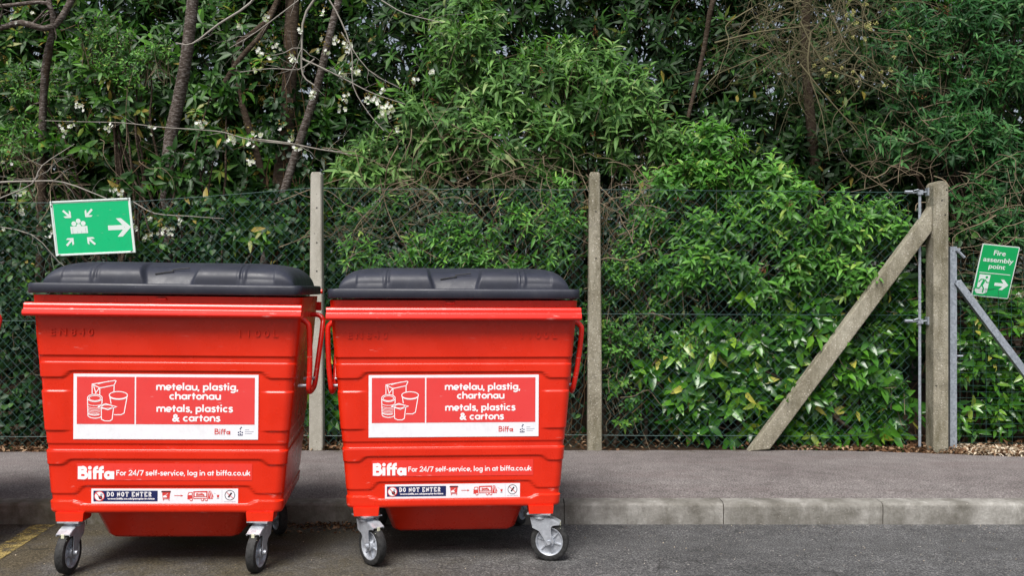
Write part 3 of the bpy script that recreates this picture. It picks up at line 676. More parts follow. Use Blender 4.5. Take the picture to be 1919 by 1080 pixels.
    for (x, y, a) in ((-.451, -.425, 4), (.451, -.425, -4), (-.42, .30, 165), (.385, .30, 28)): caster(x, y, a)
    return root
def children(o): return [c for c in bpy.data.objects if c.parent == o]
def copy_tree(o, parent=None):
    c = o.copy(); C.objects.link(c)
    if parent: c.parent = parent
    for ch in children(o): copy_tree(ch, c)
    return c
bin1 = make_bin()
bin2 = copy_tree(bin1); bin3 = copy_tree(bin1)
G = 'red bins lined up along the kerb'
tag(bin1, 'larger red four-wheeled recycling bin on the left, under the green sign with the arrow', 'bin', G)
tag(bin2, 'red four-wheeled recycling bin between the two thin concrete fence posts', 'bin', G)
tag(bin3, 'red bin cut off by the left edge, only its handle showing', 'bin', G)
def place(bn, X, Y, yaw, roll, sc, angs=None, lean=(0, 0), shift=(0, 0)):
    bn.location = (X, Y, -.004); bn.rotation_euler = (0, R(roll), R(yaw)); bn.scale = (sc[0], sc[0], sc[1])
    cs = [c for c in children(bn) if c.name.startswith('caster')]; cs.sort(key=lambda c: (c.location.y, c.location.x))
    if angs:
        for c, a in zip(cs, angs): c.rotation_euler = (0, 0, R(a - 90))
    hs = [c for c in children(bn) if c.name.startswith('side_handle')]
    for h in hs:
        r_ = h.location.x > 0; h.rotation_euler = (0, R(lean[1] if r_ else -lean[0]), 0); h.location.x += shift[1] if r_ else -shift[0]
place(bin1, -1.700, 5.10, 3.2, .70, (.997, 1), (-5, -11, 165, 28), (5, -2), (0, .022))
place(bin2, -.322, 5.232, 4.2, .18, (.962, .983), (38, 76, -150, 150), (1, 6), (.016, .036))
place(bin3, -3.515, 5.10, 25.0, .3, (1, 1), None, (2, 10), (0, .055))

# ================================================================ CHAIN LINK FENCE
FY = 7.47
fence = empty('chain_link_fence', (.63, FY, .11)); tag(fence, 'green chain link fence on slim concrete posts with one diagonal concrete brace', 'fence')
FO = Vector((.63, FY, .11))
def loc(bm): bm.v = [(x - FO.x, y - FO.y, z - FO.z) for x, y, z in bm.v]; return bm
def topz(x):
    pts = [(-4.4, 2.03), (-3.4, 2.035), (-2.9, 2.045), (-1.55, 2.145), (.63, 2.135), (3.2, 2.115)]
    for (x0, z0), (x1, z1) in zip(pts, pts[1:]):
        if x <= x1: return z0 + (z1 - z0) * (x - x0) / (x1 - x0)
    return 2.115
def bulge(x, z): return .018 * math.sin(x * 2.3 + z) + .012 * math.sin(x * 5.1 - z * 3)
def wire_fence(x0, x1):
    p = .079 / 2; A = []; B = []
    n = int((x1 - x0) / p); base = .125
    for i in range(n):
        xa = x0 + i * p; tz = topz(xa); m = int((tz - base) / p); st = (tz - base) / m
        for j in range(m):
            za, zb = tz - j * st, tz - (j + 1) * st; fl = (i + j) % 2
            xs, xe = (xa, xa + p) if fl else (xa + p, xa)
            wob = .004 * math.sin(za * 9 + xa * 2)
            ya = FY + bulge(xs, za) + (.0018 if fl else -.0018); ye = FY + bulge(xe, zb) - (.0018 if fl else -.0018)
            A.append((xs + wob, ya, za)); B.append((xe + .004 * math.sin(zb * 9 + xa * 2), ye, zb))
    return np.array(A), np.array(B)
def prisms(A, B, r0, r1=None, n=3):
    """straight stems from A to B, vectorised"""
    A = np.asarray(A, float); B = np.asarray(B, float); N = len(A); T = unit(B - A)
    ref = np.where(np.abs(T[:, 2:3]) < .9, [[0, 0, 1.]], [[1., 0, 0]]); U = unit(np.cross(T, ref)); Vv = np.cross(T, U)
    r0 = np.broadcast_to(r0, (N,)); r1 = r0 if r1 is None else np.broadcast_to(r1, (N,))
    vs = np.zeros((N, 2 * n, 3))
    for j in range(n):
        a = 2 * math.pi * j / n; d = U * math.cos(a) + Vv * math.sin(a)
        vs[:, j] = A + d * r0[:, None]; vs[:, n + j] = B + d * r1[:, None]
    fc = np.array([[j, (j + 1) % n, n + (j + 1) % n, n + j] for j in range(n)]).ravel()
    loops = (np.arange(N)[:, None] * 2 * n + fc[None]).ravel()
    return vs.reshape(-1, 3), loops, np.full(N * n, 4)
for (x0, x1) in ((-4.35, -1.56), (-1.46, .58), (.69, 3.135)):
    A, B = wire_fence(x0, x1); V, l, s = prisms(A - np.array(FO), B - np.array(FO), .0017)
    npmesh('wire_mesh', V, l, s, M_wire, fence)
for hz in (0, .96, 1.90):
    b = MB(); pts = []
    for k in range(61):
        x = -4.35 + (3.2 + 4.35) * k / 60; z = topz(x) - hz * (topz(x) - .12) / 2.0; pts.append((x, FY - .004 + bulge(x, z), z))
    b.tube(pts, .0021, M_wire, 5); loc(b).build('line_wire', fence)
def cpost(x, w0, w1, d, ztop, m, nm='concrete_post', yfr=7.41, holes=()):
    b = MB(); V = []; z0 = .0
    lv = [(z0, 1), (.6, .9), (1.2, .6), (ztop - .02, 0), (ztop, -.1)]
    for z, t in lv:
        w = (w1 + (w0 - w1) * max(t, 0)) / 2; c = .008 if t >= 0 else .016
        w2 = w if t >= 0 else w - .008
        V += [(x - w2, yfr + c, z), (x - w2 + c, yfr, z), (x + w2 - c, yfr, z), (x + w2, yfr + c, z), (x + w2, yfr + d, z), (x - w2, yfr + d, z)]
    fs = [(k * 6 + i, k * 6 + (i + 1) % 6, (k + 1) * 6 + (i + 1) % 6, (k + 1) * 6 + i) for k in range(len(lv) - 1) for i in range(6)] + [tuple((len(lv) - 1) * 6 + i for i in range(6))]
    b.add(V, fs, m)
    for h in holes: b.lathe([(0, 0), (.006, 0)], (x + .008, yfr - .0015, h), (0, 1, 0), M_tie, 10)
    return loc(b).build(nm, fence)
cpost(-1.514, .107, .082, .09, 2.267, M_conc2, holes=(1.99, 1.72, 1.5))
cpost(.640, .110, .080, .1, 2.267, M_conc, holes=(1.96, 1.6))
cpost(-4.42, .107, .085, .09, 2.2, M_conc2)
# strainer post with rounded head
b = MB(); xl, xr, yf0, yb0, zt = 3.222, 3.337, 7.34, 7.485, 2.190; V = []; r_ = .045
prof = [(xl, 0.0)] + [(xl, zt - r_)] + arc(xl + r_, zt - r_, r_, r_, 180, 90, 6)[1:] + arc(xr - r_, zt - r_, r_, r_, 90, 0, 6) + [(xr, 0)]
b.prism(prof[::-1], yf0, yb0, 1, M_conc)
for hx, hz in ((3.285, 2.04), (3.31, 1.93), (3.322, 2.12), (3.24, .62)): b.lathe([(0, 0), (.006, 0)], (hx, yf0 - .0015, hz), (0, 1, 0), M_tie, 10)
o = loc(b).build('strainer_post', fence, bevel=.006)
# diagonal brace
b = MB(); p0 = at(1748, 381, 7.40); p1 = at(1750, 427, 7.40); q0 = at(1402, 846, 7.40); q1 = at(1442, 842, 7.40)
top = [p0, p1]; NB = 14
V = []
for k in range(NB + 1):
    t = k / NB; a = p0.lerp(q0, t); c = p1.lerp(q1, t)
    V += [(a.x, 7.375, a.z), (c.x, 7.375, c.z), (c.x, 7.465, c.z), (a.x, 7.465, a.z)]
p0n = at(1745, 392, 7.4)
b.add([(x, y, z) for x, y, z in V], [(k * 4 + i, k * 4 + (i + 1) % 4, (k + 1) * 4 + (i + 1) % 4, (k + 1) * 4 + i) for k in range(NB) for i in range(4)] + [(0, 1, 2, 3), tuple(NB * 4 + i for i in range(4))], M_conc)
loc(b).build('diagonal_brace', fence, bevel=.008)
# tension bar, eye bolts and straining fittings
b = MB(); xb = at(1724, 500, 7.44).x; b.box((xb - .010, 7.437, .14), (xb + .010, 7.443, 2.12), M_galv); loc(b).build('tension_bar', fence)
for zz in (2.115, 1.115):
    b = MB(); b.tube([(xb - .10, 7.44, zz - .01), (xl, 7.44, zz)], .006, M_galv, 8); b.box((xb - .018, 7.425, zz - .022), (xb + .022, 7.455, zz + .014), M_galv)
    b.box((xl - .012, 7.415, zz - .03), (xl + .0, 7.465, zz + .03), M_galv); b.tube([(xb - .12, 7.43, zz), (xb - .06, 7.43, zz)], .012, M_galv, 6)
    b.tube([(xb - .05, 7.43, zz + .008), (xb - .02, 7.42, zz + .018), (xb + .0, 7.43, zz + .004)], .004, M_galv, 6)
    loc(b).build('straining_bolt', fence, smooth=40)

# ================================================================ WELDED MESH FENCE (right)
mf = empty('welded_mesh_fence', (3.42, 7.47, .11)); tag(mf, 'welded wire fence on a galvanised steel angle post with a steel stay', 'fence')
FO = Vector((3.42, 7.47, .11))
xa = at(1779, 600, 7.46).x; xb2 = at(1791.5, 600, 7.46).x
b = MB(); b.box((xa, 7.44, .05), (xb2, 7.446, 1.692), M_galv); b.box((xa, 7.446, .05), (xa + .005, 7.49, 1.692), M_galv); b.lathe([(0, 0), (.004, 0)], (xa + .02, 7.438, 1.66), (0, 1, 0), M_tie, 8)
loc(b).build('steel_post', mf)
b = MB(); p = at(1796, 528, 7.42); q = Vector((4.46, 7.42, .06)); d_ = (q - p).normalized(); nrm = Vector((d_.z, 0, -d_.x)); w_ = .026
P0, P1 = p, q
b.add([P0 + nrm * w_, P1 + nrm * w_, P1 - nrm * w_, P0 - nrm * w_, P0 + nrm * w_ + Vector((0, .006, 0)), P1 + nrm * w_ + Vector((0, .006, 0)), P1 - nrm * w_ + Vector((0, .006, 0)), P0 - nrm * w_ + Vector((0, .006, 0))],
      [(0, 1, 2, 3), (7, 6, 5, 4), (0, 4, 5, 1), (1, 5, 6, 2), (2, 6, 7, 3), (3, 7, 4, 0)], M_galv)
lo_ = nrm if nrm.z < 0 else -nrm
a_ = [P0 + lo_ * w_, P1 + lo_ * w_]
b.add([a_[0] + Vector((0, .006, 0)), a_[1] + Vector((0, .006, 0)), a_[1] + Vector((0, .05, 0)), a_[0] + Vector((0, .05, 0)), a_[0] + Vector((0, .006, 0)) - lo_ * .005, a_[1] + Vector((0, .006, 0)) - lo_ * .005, a_[1] + Vector((0, .05, 0)) - lo_ * .005, a_[0] + Vector((0, .05, 0)) - lo_ * .005],
      [(0, 1, 2, 3), (7, 6, 5, 4), (2, 6, 7, 3), (0, 4, 5, 1)], M_galv)
b.box((xa + .04, 7.425, p.z - .006), (p.x + .03, 7.44, p.z + .012), M_galv)
loc(b).build('steel_stay', mf)
b = MB(); t0 = at(1793, 468, 7.43); b.tube([t0, at(1808, 483, 7.43)], .011, M_galv, 6); b.box((xb2 - .01, 7.425, t0.z - .006), (xb2 + .02, 7.44, t0.z + .012), M_galv)
zz_ = at(1800, 668, 7.43).z; b.tube([(xb2, 7.45, zz_), (xb2 + .05, 7.45, zz_)], .008, M_galv, 6)
loc(b).build('wire_bracket', mf, smooth=40)
A = []; B = []; x0, x1 = xb2, 6.2
for k in range(30):
    z = .16 + k * .05; n = 22
    for i in range(n):
        u0, u1 = x0 + (x1 - x0) * i / n, x0 + (x1 - x0) * (i + 1) / n
        A.append((u0, FY + .02 + .012 * math.sin(u0 * 6 + z * 2), z + .003 * math.sin(u0 * 9 + k))); B.append((u1, FY + .02 + .012 * math.sin(u1 * 6 + z * 2), z + .003 * math.sin(u1 * 9 + k)))
x = x0 + .05
while x < x1: A.append((x, FY + .02 + .012 * math.sin(x * 6), .12)); B.append((x, FY + .02 + .012 * math.sin(x * 6 + 3), 1.66)); x += .10
V, l, s = prisms(np.array(A) - np.array(FO), np.array(B) - np.array(FO), .0013); npmesh('welded_mesh', V, l, s, M_wire, mf)
b = MB(); b.box((4.42, 7.5, .05), (4.47, 7.55, 1.2), M_galv); b.box((6.2, 7.44, .05), (6.25, 7.49, 1.69), M_galv); loc(b).build('end_post', mf)

# ================================================================ SIGNS
def sign(name, c, w, h, roll, pitch):
    o = empty(name, c, (R(pitch), 0, 0)); o.rotation_mode = 'XYZ'
    M = Matrix.Rotation(R(pitch), 4, 'X') @ Matrix.Rotation(R(roll), 4, 'Y'); o.rotation_euler = M.to_euler(); return o
def pf(off): return lambda u, v, h: (u, -off - h, v)
def arrow(pr, cx, cy, L, ang, layer, m, head=.55, th=.2, hw_=.42):
    """pointing along ang (deg, 0 = right)"""
    c, s_ = math.cos(R(ang)), math.sin(R(ang))
    def T(p): return (cx + (p[0] * c - p[1] * s_) * L, cy + (p[0] * s_ + p[1] * c) * L)
    pr.poly([T(p) for p in ((-.5, -th / 2), (.2, -th / 2), (.2, th / 2), (-.5, th / 2))], layer, m)
    pr.poly([T(p) for p in ((.5, 0), (.5 - hw_, hw_), (.5 - hw_ - th * 1.1, hw_), (.5 - th * 1.35, 0))], layer + .3, m)
    pr.poly([T(p) for p in ((.5, 0), (.5 - th * 1.35, 0), (.5 - hw_ - th * 1.1, -hw_), (.5 - hw_, -hw_))], layer + .3, m)
c1 = at(177, 426, 7.42)
s1 = sign('assembly_point_sign', (c1.x, 7.40, c1.z), .61, .41, 2.7 * -1, 8)
tag(s1, 'green sign with a huddled group and five arrows, above the left bin', 'sign')
W1, H1 = .306, .208
b = MB(); b.box((-W1, -.001, -H1), (W1, .003, H1), M_signw); b.build('sign_board', s1)
b = MB(); f_ = .009
for q in ((-W1 - .004, -H1 - .004, W1 + .004, -H1 + f_), (-W1 - .004, H1 - f_, W1 + .004, H1 + .004), (-W1 - .004, -H1 + f_ + .001, -W1 + f_, H1 - f_ - .001), (W1 - f_, -H1 + f_ + .001, W1 + .004, H1 - f_ - .001)):
    b.box((q[0], -.006, q[1]), (q[2], .005, q[3]), M_signw)
b.build('frame', s1, bevel=.002)
pr = Print(pf(.0015)); pr.rect(-W1 + .016, -H1 + .012, W1 - .016, H1 - .016, 0, M_teal)
def SX(px): return -W1 + (px - 60) / 1380 * 2 * W1
cx = -.108; cy = .0
arrow(pr, .205, -.012, .178, 0, 1, M_signw, th=.205, hw_=.40)
for (ax_, ay_, an) in ((-.188, .108, -45), (-.022, .108, -135), (-.188, -.105, 45), (-.025, -.105, 135)): arrow(pr, ax_, ay_, .082, an, 1, M_signw, th=.2, hw_=.40)
for (dx, dy, r_) in ((-.036, .031, .0185), (.036, .031, .0185), (0, .05, .0185), (0, .012, .017)): pr.disc(cx + dx, cy + dy + .002, r_, 1.2, M_signw, 24)
pr.rect(cx - .066, cy - .044, cx + .066, cy + .012, 1, M_signw)
for q, l_ in ((-.05, .042), (.05, .042), (-.013, .018), (.017, .018)): pr.rect(cx + q - .0009, cy - .044, cx + q + .0009, cy - .044 + l_, 2, M_grey)
pr.build('pictogram', s1)
for (u, v, du, dv) in ((-W1 + .012, H1 + .012, .0, -.03), (W1 - .012, H1 + .012, 0, -.03), (-W1 + .012, -H1 - .004, .022, .012), (W1 - .012, -H1 + .016, -.022, -.010)):
    b = MB(); b.tube([(u, -.0085, v), (u + du, -.0085, v + dv)], .0022, M_tie, 6); b.build('cable_tie', s1)
b = MB(); b.lathe([(0, 0), (.006, 0)], (-W1 + .006, -.0072, H1 - .055 + .02), (0, 1, 0), M_tie, 10); b.build('screw_hole', s1)
c2 = at(1866, 509, 7.46)
s2 = sign('fire_assembly_sign', (c2.x, 7.46, c2.z), .29, .40, 5.7, 14)
tag(s2, 'small tilted green sign reading Fire assembly point, behind the steel stay at right', 'sign')
W2, H2 = .146, .208
b = MB(); b.prism([(-W2 + .006, -H2), (W2 - .006, -H2), (W2, -H2 + .006), (W2, H2 - .006), (W2 - .006, H2), (-W2 + .006, H2), (-W2, H2 - .006), (-W2, -H2 + .006)], -.001, .003, 1, M_signw); b.build('sign_board', s2)
pr = Print(pf(.0018)); pr.rect(-W2 + .007, -H2 + .007, W2 - .007, H2 - .007, 0, M_green)
pr.text('Fire', -.045, .048, .128, .040, 1, M_signw, .02); pr.text('assembly', -.116, .122, .073, .038, 1, M_signw, .02); pr.text('point', -.062, .068, .021, .038, 1, M_signw, .02)
pr.rect(-.125, -.020, .120, -.014, 1, M_signw)
arrow(pr, .068, -.100, .110, 0, 1, M_signw, th=.22, hw_=.38)
pr.poly([(-.118, -.032), (-.032, -.032), (-.032, -.170), (-.060, -.186), (-.075, -.186), (-.118, -.165)], 1, M_signw)
pr.poly([(-.130, -.150), (-.110, -.135), (-.06, -.186), (-.110, -.186), (-.13, -.165)], 1.3, M_signw)
pr.disc(-.058, -.052, .010, 2, M_green, 16)
pr.line([(-.070, -.072), (-.085, -.118)], .020, 2, M_green); pr.line([(-.074, -.070), (-.100, -.072), (-.114, -.095)], .008, 2.2, M_green); pr.line([(-.066, -.070), (-.050, -.092), (-.034, -.092)], .008, 2.2, M_green)
pr.line([(-.085, -.115), (-.100, -.142), (-.134, -.140)], .010, 2.4, M_green); pr.line([(-.083, -.115), (-.066, -.140), (-.066, -.176)], .010, 2.6, M_green)
pr.build('pictogram', s2)
#VEG
# ================================================================ VEGETATION
def leaves(P, D, Nn, L, Wd, curl=.25, fold=.25, hi=True):
    """P base, D direction, Nn upper-face normal; arrays. returns V, loops, sizes"""
    N = len(P); D = unit(D); S_ = unit(np.cross(D, Nn)); Nn = np.cross(S_, D)
    L = L[:, None]; Wd = Wd[:, None]; cu = (curl * rng.uniform(.3, 1.7, (N, 1)))
    def pt(t, s, lift=0.): return P + D * L * t + S_ * Wd * .5 * s + Nn * (abs(s) * Wd * fold - L * cu * t * t + lift)
    if hi:
        vs = np.stack([pt(0, 0), pt(.30, -.95), pt(.30, 0), pt(.30, .95), pt(.68, -.72), pt(.68, 0), pt(.68, .72), pt(1, 0)], 1)
        fc = np.array([0, 2, 1, 0, 3, 2, 1, 2, 5, 4, 2, 3, 6, 5, 4, 5, 7, 5, 6, 7]); sz = np.array([3, 3, 4, 4, 3, 3]); k = 8
    else:
        vs = np.stack([pt(0, 0), pt(.42, -1), pt(.42, 0), pt(.42, 1), pt(1, 0)], 1)
        fc = np.array([0, 2, 1, 0, 3, 2, 1, 2, 4, 2, 3, 4]); sz = np.array([3, 3, 3, 3]); k = 5
    return vs.reshape(-1, 3), (np.arange(N)[:, None] * k + fc[None]).ravel(), np.tile(sz, N), len(sz)
def rdir(n): return unit(rng.normal(size=(n, 3)))
def clump_points(clumps, n, shell=.5, front=.35, gap=.27):
    """clumps: (px, py, depth, rx_px, rz_px, ry_m); n shoots per square pixel-ish area"""
    A = np.array([c[3] * c[4] for c in clumps], float); cnt = np.maximum(1, (A / A.sum() * n).astype(int)); P = []; Nn = []
    for c, k in zip(clumps, cnt):
        ctr = np.array(at(c[0], c[1], c[2])); s = c[2] / F; r = np.array([c[3] * s, c[5], c[4] * s])
        d = rdir(k); d[:, 1] -= front; d = unit(d); rad = rng.uniform(shell, 1, (k, 1)) ** .7 * (1 + .10 * rng.normal(size=(k, 1)))
        P.append(ctr + d * r * rad); Nn.append(unit(d / r * r.mean()))
    P = np.concatenate(P); Nn = np.concatenate(Nn); ph = rng.uniform(0, 6, 6)
    f = np.sin(6.5 * P[:, 0] + 2 * P[:, 1] + ph[0]) * np.sin(7.5 * P[:, 2] + ph[1]) + .8 * np.sin(13 * P[:, 0] - 5 * P[:, 2] + ph[2]) * np.sin(12 * P[:, 2] + 4 * P[:, 1] + ph[3]) + rng.normal(0, .35, len(P))
    keep = f > np.quantile(f, gap); return P[keep], Nn[keep]
def shoots(P, ax, k, Ls, L, Wd, ang=(40, 75), spread=1., curl=.25, fold=.2, droop=.0, hi=True, opp=True, sunward=.0):
    """k leaves around each shoot axis; returns geometry and rnd"""
    N = len(P); ax = unit(ax); ref = rdir(N); U = unit(np.cross(ax, ref)); Vv = np.cross(ax, U)
    i = np.arange(k)[None]; 
    if opp: phi = (i % 2) * math.pi + (i // 2) * (math.pi / 2) + rng.normal(0, .25, (N, k))
    else: phi = i * 2.4 + rng.normal(0, .3, (N, k))
    t = (i + .5) / k + 0 * phi
    th = np.radians(ang[1] + (ang[0] - ang[1]) * t + rng.normal(0, 9, (N, k)))
    r_ = U[:, None] * np.cos(phi)[..., None] + Vv[:, None] * np.sin(phi)[..., None]
    D = ax[:, None] * np.cos(th)[..., None] + r_ * np.sin(th)[..., None]; Nn = ax[:, None] * np.sin(th)[..., None] - r_ * np.cos(th)[..., None]
    D[..., 2] -= droop; Nn[..., 2] += .25 + sunward; Nn[..., 1] -= sunward
    B = P[:, None] + ax[:, None] * (Ls * (t - 1))[..., None]
    Lf = L * rng.uniform(.65, 1.2, (N, k)) * (1 - .35 * t * (1 if opp else .4)); Wf = Wd * Lf / L * rng.uniform(.85, 1.15, (N, k))
    sel = rng.uniform(size=(N, k)) > .08
    V, l, s, q = leaves(B[sel], D[sel], Nn[sel], Lf[sel], Wf[sel], curl, fold, hi)
    base = np.clip(rng.beta(1.3, 2.0, N)[:, None] * .85 + .10 * rng.normal(size=(N, k)) + .20 * t, 0, .96)
    base = np.where(rng.uniform(size=(N, k)) > .985, 1., base)
    return V, l, s, np.repeat(base[sel], q)
def join(parts):
    V = []; Lp = []; Sz = []; Rn = []; o = 0
    for v, l, s, r in parts: V.append(v); Lp.append(l + o); Sz.append(s); Rn.append(r); o += len(v)
    return np.concatenate(V), np.concatenate(Lp), np.concatenate(Sz), np.concatenate(Rn)
def plant(name, label, cat, group=None, base=None):
    o = empty(name, base); tag(o, label, cat, group); return o
def rel(V, o): return V - np.array(o.location)
def stems(o, nm, P, ax, Ls, m, r=.0022, back=1.6, n=3):
    A = P - ax * Ls * back + np.array([0, 0, -.2]) * Ls; V, l, s = prisms(rel(A, o), rel(P, o), r * 1.4, r * .6, n); return npmesh(nm, V, l, s, m, o)
def leafpart(o, nm, parts, m):
    V, l, s, r = join(parts); return npmesh(nm, rel(V, o), l, s, m, o, r)
def wander(a, c, n=8, jit=.08, sag=0.):
    a, c = Vector(a), Vector(c); out = []; L = (c - a).length
    off = Vector((0, 0, 0))
    for k in range(n + 1):
        t = k / n; off = off * .7 + Vector(rng.normal(size=3)) * jit * L * .35
        p = a.lerp(c, t) + off * math.sin(math.pi * t) + Vector((0, 0, -sag * L * math.sin(math.pi * t))); out.append(p)
    return out
def limbs(o, nm, lst, m, parent=None, twigs=0, twl=.5, n=7, tm=None):
    """lst: (points, r0, r1)"""
    b = MB(); oo = Vector(o.location)
    for pts, r0, r1 in lst:
        k = len(pts); pts2 = catmull([p - oo for p in pts], 3); kk = len(pts2)
        b.tube(pts2, [r0 + (r1 - r0) * i / (kk - 1) for i in range(kk)], m, n, cap=False)
        for _ in range(twigs):
            i = rng.integers(2, kk - 1); d = Vector(rdir(1)[0]); d.y *= .6; t = (pts2[i] - pts2[i - 1]).normalized(); d = (d + t * .9).normalized()
            l_ = twl * rng.uniform(.4, 1.2); rr = (r0 + (r1 - r0) * i / kk) * .45; q = wander(pts2[i], pts2[i] + d * l_, 5, .1)
            b.tube(q, [rr * (1 - .8 * j / 5) for j in range(6)], m, 4, cap=False)
            if l_ > .25:
                for _2 in range(2):
                    j = int(rng.integers(1, 5)); d2 = (Vector(rdir(1)[0]) + d).normalized(); q2 = wander(q[j], q[j] + d2 * l_ * .5, 3, .1); b.tube(q2, [rr * .4 * (1 - .7 * z / 3) for z in range(4)], m, 3, cap=False)
    return b.build(nm, parent or o, smooth=180)
def G0(x, y): return .1 + max(0, (y - 7.4) * .02)
UP = np.array([0, 0, 1.]); CAMW = np.array([0, -1., 0])

# ---- far wood: dense mass closing the view (uncountable)
n = 62000
P = np.stack([rng.uniform(-9.5, 9.5, n), rng.uniform(11.0, 14.0, n), rng.uniform(0.1, 7.2, n)], 1)
D = rdir(n); D[:, 2] -= .5; Nn = rdir(n) * .6 + UP * .6 + CAMW * .5
V, l, s, q = leaves(P, D, Nn, rng.uniform(.13, .24, n), rng.uniform(.055, .09, n), .2, .15, False)
fw = npmesh('far_wood', V, l, s, L_dark, None, np.repeat(rng.beta(2, 3, n) * .9, q)); tag(fw, kind='stuff')

# ---- evergreen trees standing behind the hedge
def evergreen(label, x, y, crown, n, mat_, L=.15, Wd=.042, k=9, group='evergreen trees behind the hedge'):
    o = plant('evergreen_tree', label, 'tree', group, (x, y, G0(x, y)))
    P, Nn = clump_points(crown, int(n * 1.15), .55, .45)
    ax = unit(Nn * .7 + UP * .55 + CAMW * .35 + rng.normal(0, .35, P.shape))
    prt = shoots(P, ax, k, .06, L, Wd, (45, 95), curl=.18, fold=.12, droop=.15, hi=False, opp=False)
    leafpart(o, 'foliage', [prt], mat_); stems(o, 'twigs', P, ax, .12, M_twig, .003, 2.2)
    l_ = []; base = Vector((x, y, G0(x, y) - .1))
    for c in crown:
        e = at(c[0], c[1], c[2]); mid = base.lerp(e, .5) + Vector((rng.uniform(-.3, .3), rng.uniform(-.1, .3), .3)); l_.append((wander(base, mid, 4, .05) + wander(mid, e, 4, .08)[1:], .06, .015))
    limbs(o, 'trunk', l_, M_bark, n=6)
    return o
evergreen('dark glossy evergreen tree filling the top left corner', -4.3, 9.4, [(-60, 150, 9.2, 230, 260, .7), (130, -40, 9.3, 220, 200, .7), (60, 330, 9.0, 220, 150, .6), (230, 190, 9.0, 190, 170, .6), (-150, -250, 9.4, 400, 220, .9)], 3600, L_rhodo)
evergreen('dark evergreen with bronze buds behind the pale leaning cherry trunks', -2.4, 9.5, [(420, 90, 9.3, 210, 210, .7), (330, 300, 9.0, 220, 130, .5), (560, 250, 9.4, 180, 220, .6), (500, -100, 9.4, 260, 160, .8), (330, 470, 8.9, 330, 170, .5)], 3600, L_rhodo)
evergreen('tall dark evergreen behind the top middle of the hedge, left of the arching bare branch', .1, 9.9, [(760, 70, 9.7, 200, 200, .7), (980, 20, 9.9, 240, 150, .7), (700, 300, 9.7, 200, 170, .6), (900, -140, 9.8, 340, 160, .9), (950, 260, 9.9, 260, 200, .6)], 3000, L_dark)
evergreen('tall dark evergreen behind the bare twigs with yellow catkins', 2.6, 9.7, [(1250, 100, 9.6, 220, 190, .7), (1430, 220, 9.4, 220, 210, .6), (1560, 330, 9.2, 220, 160, .6), (1350, -120, 9.6, 330, 170, .9), (1180, 380, 9.8, 260, 220, .6)], 3400, L_dark)
evergreen('dark evergreen filling the top right corner', 4.9, 9.6, [(1680, 80, 9.5, 230, 220, .7), (1880, 200, 9.3, 210, 260, .7), (1720, 340, 9.2, 220, 180, .6), (1800, -140, 9.6, 380, 180, .9), (2050, 0, 9.4, 250, 300, .8)], 3400, L_dark)
# bronze flower buds on the left evergreens
def spikes(o, nm, P, ax, L, r, m, k=26, leafL=.014):
    N = len(P); t = rng.uniform(0, 1, (N, k)); d = rdir(N * k).reshape(N, k, 3); B = P[:, None] + ax[:, None] * (t * L)[..., None] + d * (r * (1 - .6 * t))[..., None]
    sel = np.ones((N, k), bool); Dd = (d + ax[:, None] * .6)[sel]; V, l, s, q = leaves(B[sel], Dd, rdir(N * k), np.full(N * k, leafL), np.full(N * k, leafL * .7), .1, .1, False)
    return leafpart(o, nm, [(V, l, s, np.repeat(rng.uniform(0, 1, N * k), q))], m)
for o, cl in zip([x for x in bpy.data.objects if x.name.startswith('evergreen_tree') and not x.parent][:2], ([(130, 200, 8.6, 180, 170, .2)], [(330, 260, 8.5, 220, 90, .2), (520, 180, 8.6, 80, 120, .2), (620, 330, 8.5, 70, 30, .2)])):
    P, Nn = clump_points(cl, 46, .2, .6); spikes(o, 'flower_buds', P, unit(Nn * .3 + UP * 1.0 + CAMW * .3), .09, .022, L_bronze)

def each(o, nm, P, ax, *a):
    for i in range(len(P)): spikes(o, nm, P[i:i + 1], ax[i:i + 1], *a)
# ---- cherry trees with leaning pale trunks and white blossom
def flowers(o, P, n_each=10, r=.035, size=.020, nm='blossom'):
    N = len(P); C_ = np.repeat(P, n_each, 0) + rng.normal(0, r, (N * n_each, 3)); F_ = unit(rng.normal(0, .5, C_.shape) + CAMW * .8 + UP * -.1)
    U = unit(np.cross(F_, rdir(len(F_)))); Vv = np.cross(F_, U); prt = []
    for q in range(5):
        a = 2 * math.pi * q / 5; D = U * math.cos(a) + Vv * math.sin(a) + F_ * .3
        V, l, s, k = leaves(C_, D, F_, np.full(len(C_), size), np.full(len(C_), size * .9), .0, .1, False); prt.append((V, l, s, np.repeat(rng.uniform(0, 1, len(C_)), k)))
    return leafpart(o, nm, prt, L_petal)
def px(*a): return [at(*q) for q in a]
ch = plant('cherry_tree', 'white blossoming cherry with a straight grey trunk rising behind the left bin', 'tree', 'cherry trees', (at(318, 700, 8.15).x, 8.15, .11))
limbs(ch, 'trunk', [(px((318, 860, 8.15), (310, 600, 8.15), (316, 300, 8.15), (335, 190, 8.1), (352, 90, 8.0), (374, -120, 7.9)), .064, .045)], M_barkg, n=12)
brA = [(px((-80, 60, 7.8), (0, 52, 7.8), (40, 42, 7.7), (100, 50, 7.75), (150, -30, 7.8), (190, -110, 7.9)), .022, .03), (px((-80, 20, 7.7), (30, 8, 7.7), (90, 6, 7.7), (100, 48, 7.75)), .014, .02), (px((90, -80, 7.8), (92, 0, 7.75), (101, 48, 7.75), (84, 130, 7.9), (78, 330, 8.0)), .018, .03)]
